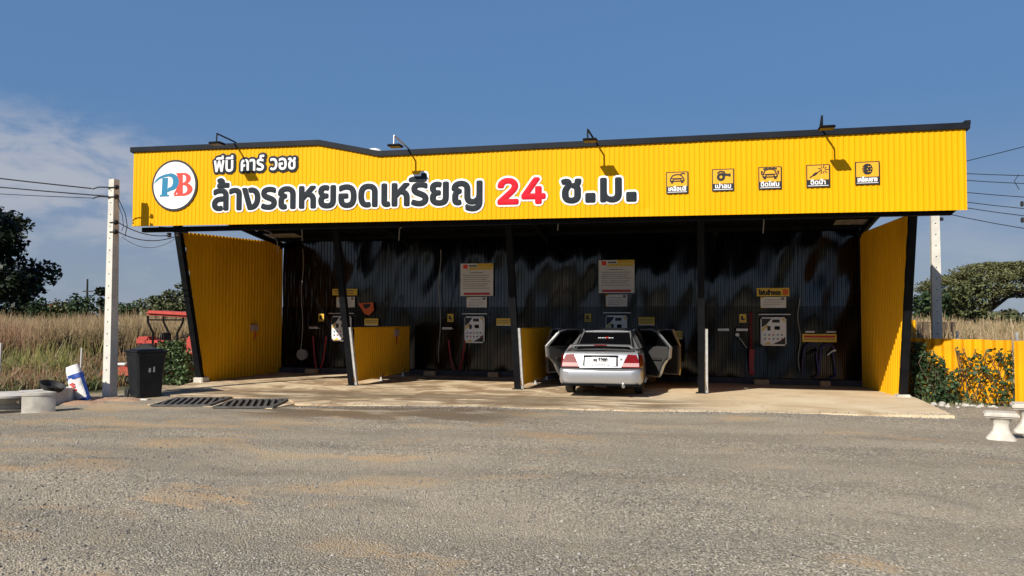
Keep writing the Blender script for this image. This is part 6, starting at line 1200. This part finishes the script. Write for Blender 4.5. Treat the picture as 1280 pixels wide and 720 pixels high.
# tree line beyond the dry field on the left
for k in range(20):
    x = -86+1.75*k+g_.uniform(-.6, .6); y = 88+g_.uniform(-4, 4); h = g_.uniform(3.0, 4.4)+(.6 if k in (8, 13) else 0); w = g_.uniform(1.5, 2.3)
    if k == 2: h = 2.4
    tree('field_tree', 'mid green tree in the low line beyond the dry field', (x, y, GZ), 1.1, .12, [(x, y, h*.50, w, w, h*.42), (x+.7*w, y, h*.62, w*.6, w*.6, h*.34), (x-.5*w, y-.3, h*.75, w*.5, w*.5, h*.26)], 800, .44, leaf_mid if k % 3 else leaf_olive, bark, 100+k, 'tree line beyond the dry field', 'tree', .9, 1.2)
tree('field_tree', 'slim papaya like tree standing up out of the low tree line', (-57.0, 71, GZ), 3.7, .09, [(-57.0, 71, 4.3, .65, .65, .5), (-56.8, 71, 3.2, .5, .5, .5)], 420, .36, leaf_dark, bark, 131, None, 'tree', 0, 1)
for k, (x, y, h, w) in enumerate(((-29.6, 45, 3.4, 1.7), (-27.6, 45.5, 4.5, 1.8), (-25.4, 46, 5.0, 2.0))):
    tree('layered_tree', ['low olive tree at the left of three behind the tractor', 'middle layered olive tree rising behind the tractor canopy', 'tall olive tree half hidden by the leaning building post'][k], (x, y, GZ), 1.3, .12, [(x, y, h*.45, w, w, h*.40), (x+.6, y, h*.66, w*.8, w*.8, h*.12), (x-.5, y, h*.80, w*.62, w*.6, h*.10), (x+.3, y, h*.93, w*.42, w*.4, h*.08), (x-.9, y, h*.6, w*.6, w*.6, h*.12)], 2600, .24, leaf_olive, bark, 140+k, None, 'tree', .8, 1.5)
# trees across the road behind the camera: the glossy black wall mirrors them
for k in range(26):
    x = -62+5.0*k+g_.uniform(-1.2, 1.2); y = -44+g_.uniform(-4, 4); h = g_.uniform(2.0, 3.3); w = g_.uniform(2.6, 3.6)
    tree('roadside_tree', 'dark bushy tree across the road, seen only mirrored in the black wall', (x, y, GZ), .8, .15, [(x, y, h*.45, w, w, h*.45), (x+1.2, y, h*.66, w*.6, w*.6, h*.34), (x-1.3, y, h*.6, w*.6, w*.6, h*.3)], 700, .75, leaf_dark, barkd, 300+k, 'trees across the road', 'tree', .4, .8, False)
# distant house and pole
t = thing('field_house', 'small distant house with red tiled roof beside the dark tree', 'house', (-81.5, 91, GZ))
r = MB(); r.box((-83.0, 88.6, GZ), (-80.9, 92.5, 1.9)); r.build('wall', housew, t)
r = MB(); r.prism([(-83.2, 88.2, 1.9), (-80.7, 88.2, 1.9), (-80.9, 90.5, 3.2), (-83.0, 90.5, 3.2)], (0, .12, .12)); r.prism([(-83.2, 92.9, 1.9), (-80.7, 92.9, 1.9), (-80.9, 90.6, 3.2), (-83.0, 90.6, 3.2)], (0, -.10, .12)); r.build('roof', roofred, t)
r = MB(); r.box((-82.7, 88.57, .0), (-81.9, 88.6, 1.9)); r.build('door', inkm, t)
t = thing('distant_pole', 'dark distant utility pole with one crossarm over the tree line', 'utility pole', (-75.4, 90, GZ))
r = MB(); r.tube([(-75.4, 90, GZ), (-75.4, 90, 6.7)], [.17, .11], 8); r.build('shaft', barkd, t)
r = MB(); r.beam((-76.1, 90, 5.05), (-74.5, 90, 5.05), .12, .14); r.build('crossarm', barkd, t)

# vines: on a trellis before the fence, and the flowering one on the left
def vine(name, lab, boxes, n, ls, lm, seed, fl=0, stems=8, aspect=.7, holes=0.):
    g = np.random.default_rng(seed); o = boxes[0]; c = ((o[0]+o[1])/2, (o[2]+o[3])/2, GZ); t = thing(name, lab, 'climbing plant', c)
    P = []; tot = sum((b[1]-b[0]+.3)*(b[5]-b[4]) for b in boxes)
    for b in boxes:
        m = int(n*(b[1]-b[0]+.3)*(b[5]-b[4])/tot); u = g.random(m); v = g.random(m)
        x = b[0]+(b[1]-b[0])*u; y = b[2]+(b[3]-b[2])*u+g.uniform(-.5, .5, m)*b[6]; z = b[4]+(b[5]-b[4])*v
        top = b[5]+.10*np.sin(x*7+seed)+.07*np.sin(x*17); keep = (z < top) & (np.sin(x*9+z*5+seed)+np.sin(z*8-x*6) > -2+holes)
        P.append(np.stack([x, y, z], 1)[keep])
    P = np.concatenate(P); V, F = leaves(P, ls, aspect, .2, seed, .5)
    r = MB(); rr = random.Random(seed)
    for k in range(stems):
        b = boxes[k % len(boxes)]; u = rr.random(); x = b[0]+(b[1]-b[0])*u; y = b[2]+(b[3]-b[2])*u; pts = []; z = GZ-.05
        while z < b[5]: pts.append((x, y+rr.uniform(-.04, .04), z)); x += rr.uniform(-.10, .10); x = min(max(x, b[0]), b[1]); z += .14
        r.tube(pts, .008, 5)
    r.build('stems', twig, t)
    if fl:
        Q = P[g.integers(0, len(P), fl)]+g.normal(0, .03, (fl, 3))+np.array([0, -.10, 0]); Q = np.concatenate([Q[:fl//3]+g.normal(0, .035, (fl//3, 3)) for _ in range(9)]); V2, F2 = leaves(Q, .075, .8, .2, seed+3); npmesh('foliage', np.concatenate([V, V2]), np.concatenate([F, F2+len(V)]), [lm, flower], t, [0]*len(F)+[1]*len(F2))
    else: npmesh('foliage', V, F, lm, t)
vine('flowering_vine', 'leafy vine with red flowers filling the gap between bin and building post', [(-9.75, -8.45, 17.3, 17.5, -.1, .86, .55), (-9.3, -8.6, 17.4, 17.5, .8, 1.0, .3)], 3600, .085, leaf_hedge, 21, 36, 14, .6)
vine('dense_vine', 'dense dark leafy vine around the foot of the shaded pole', [(8.25, 8.80, 17.85, 17.45, -.1, .92, .4), (8.6, 8.95, 17.5, 17.2, -.1, .60, .35), (8.2, 8.5, 17.95, 17.7, .5, 1.10, .2)], 2600, .075, leaf_ivy, 31, 0, 16, .6)
vine('round_leaf_vine', 'open round leaved vine climbing the sunlit yellow fence panel', [(8.98, 9.86, 17.40, 16.55, .0, 1.02, .10)], 420, .078, leaf_ivy, 41, 0, 5, .95, .35)
# trellis the vines grow on
t = thing('trellis', 'thin crossed stick trellis carrying the round leaved vine', 'trellis', (9.4, 16.98, GZ))
for s in (-1, 1):
    for k in range(7):
        a0 = k/6*1.1-.05; u0, u1 = (max(0, min(1, a0-.2*s)), max(0, min(1, a0+.2*s))); P0 = Vector((8.98, 17.42, 0)).lerp(Vector((9.86, 16.57, 0)), u0); P1 = Vector((8.98, 17.42, 0)).lerp(Vector((9.86, 16.57, 0)), u1)
        r = MB(); r.beam((P0.x, P0.y, .0), (P1.x, P1.y, 1.0), .009, .009); r.build('lath', twig, t)

# ------------------------------------------------------------------ tall dry grass and weeds (uncountable)
def grass(name, lab, u0, u1, d0, d1, n, h0, h1, w, cols, seed, edge=None, dexp=1., lean=.25, x0=3.79, y0=0.):
    g = np.random.default_rng(seed); nc = n//6
    d = d0+(d1-d0)*g.random(nc)**dexp; th = g.uniform(u0, u1, nc)
    cx, cy = x0+d*np.sin(th), y0+d*np.cos(th)
    keep = np.ones(nc, bool)
    if edge is not None: keep = edge(cx, cy)
    cx, cy, d = cx[keep], cy[keep], d[keep]; nc = len(cx)
    patch = .5+.5*np.sin(cx*.9+1.7*np.sin(cy*.5))*np.sin(cy*.7+cx*.3); hc = (h0+(h1-h0)*g.random(nc))*(.80+.28*patch)
    k = 6; px = np.repeat(cx, k)+g.normal(0, .09, nc*k); py = np.repeat(cy, k)+g.normal(0, .09, nc*k); h = np.repeat(hc, k)*g.uniform(.55, 1.08, nc*k); dd = np.repeat(d, k)
    m = len(px); a = g.uniform(0, 6.28, m); l = np.abs(g.normal(0, lean, m))*h; dx, dy = np.cos(a)*l, np.sin(a)*l; ww = w*g.uniform(.6, 1.5, m)*(1+dd/38); b = g.uniform(-.9, .9, m); sx, sy = np.cos(b)*ww, np.sin(b)*ww*.5
    z = np.full(m, GZ)
    V = np.stack([np.stack([px-sx, py-sy, z-.03], 1), np.stack([px+sx, py+sy, z-.03], 1), np.stack([px+dx*.35+sx*.8, py+dy*.35+sy*.8, z+h*.6], 1), np.stack([px+dx*.35-sx*.8, py+dy*.35-sy*.8, z+h*.6], 1),
                  np.stack([px+dx+sx*.25, py+dy, z+h], 1), np.stack([px+dx-sx*.25, py+dy, z+h], 1)], 1).reshape(-1, 3)
    i = np.arange(m)[:, None]*6; F = np.concatenate([i+np.array([[0, 1, 2, 3]]), i+np.array([[3, 2, 4, 5]])])
    o = npmesh(name, V, F, leafm(name+'_blade', cols)); stuff(o); o['label'] = lab
straw = [(.10, .068, .035), (.20, .14, .07), (.31, .235, .125)]
rust = [(.10, .052, .03), (.18, .098, .05), (.26, .165, .085)]
green = [(.045, .065, .018), (.10, .115, .035), (.22, .19, .08)]
ed = lambda x, y: (x < -9.9+.25*np.sin(y*3))
nohouse = lambda x, y: (x < -9.9) & ~((y > 16.9) & (y < 21.2) & (x > -12.3))
far_ok = lambda x, y: ((x < -10.2) & ~((y > 16.5) & (y < 21.4) & (x > -12.6)))
grass('dry_field_grass', 'tall straw coloured grass covering the field on the left', R(-54), R(-27.5), 27, 66, 84000, 1.2, 1.85, .007, straw, 1, lambda x, y: far_ok(x, y) & (np.sin(x*.55+1.2*np.sin(y*.23))+np.sin(y*.31+x*.21) < .55), 1.5, .20)
grass('rust_field_grass', 'rust brown seeding grass mixed through the left field', R(-54), R(-27.5), 24.5, 62, 60000, .95, 1.8, .008, rust, 2, lambda x, y: far_ok(x, y) & (np.sin(x*.55+1.2*np.sin(y*.23))+np.sin(y*.31+x*.21) > -.15), 1.3, .22)
grass('low_field_weeds', 'short green and straw weeds along the edge of the field', R(-54), R(-27.5), 16.2, 34, 60000, .12, .62, .008, green, 3, nohouse, .9, .5)
grass('brown_field_weeds', 'low brown dead weeds between gravel and tall grass', R(-54), R(-27.5), 17.5, 36, 46000, .15, .8, .008, rust, 13, nohouse, .8, .5)
lime = [(.07, .085, .02), (.15, .15, .04), (.26, .22, .08)]
grass('green_weed_patch', 'yellow green weed patches standing among the dry grass', R(-50), R(-30), 22, 33, 26000, .6, 1.2, .008, lime, 9, lambda x, y: (x < -10.4) & ~((y > 16.9) & (y < 21.2) & (x > -12.0)) & (np.sin(x*1.25+.8)*np.sin(y*.9+.3*x) > .38), 1, .3)
grass('edge_weeds', 'ragged low weeds at the gravel edge on the left', R(-52), R(-33), 15.2, 18, 12000, .06, .26, .008, green, 4, lambda x, y: (x < -9.3) & ~((y > 16.9) & (x > -11.8)), 1, .7)
straw2 = [(.22, .15, .08), (.34, .25, .13), (.40, .30, .20)]
grass('right_field_grass', 'tall pinkish dry grass behind the yellow fence', R(10), R(27), 24, 62, 26000, 1.15, 1.75, .008, straw2, 5, lambda x, y: x > 9.3+.0*y, 1.4, .2)
grass('right_green_grass', 'greener grass mixed in behind the yellow fence', R(10), R(27), 26, 60, 14000, .9, 1.6, .009, green, 6, lambda x, y: x > 10.2, 1.3, .3)
grass('fence_foot_weeds', 'small weeds along the foot of the vines and fence', R(14), R(31), 17.6, 19.9, 1500, .06, .22, .008, green, 7, lambda x, y: (x > 8.3) & (np.abs((x-8.3)+(y-17.9)*1.0-.0) < .55), 1, .6)
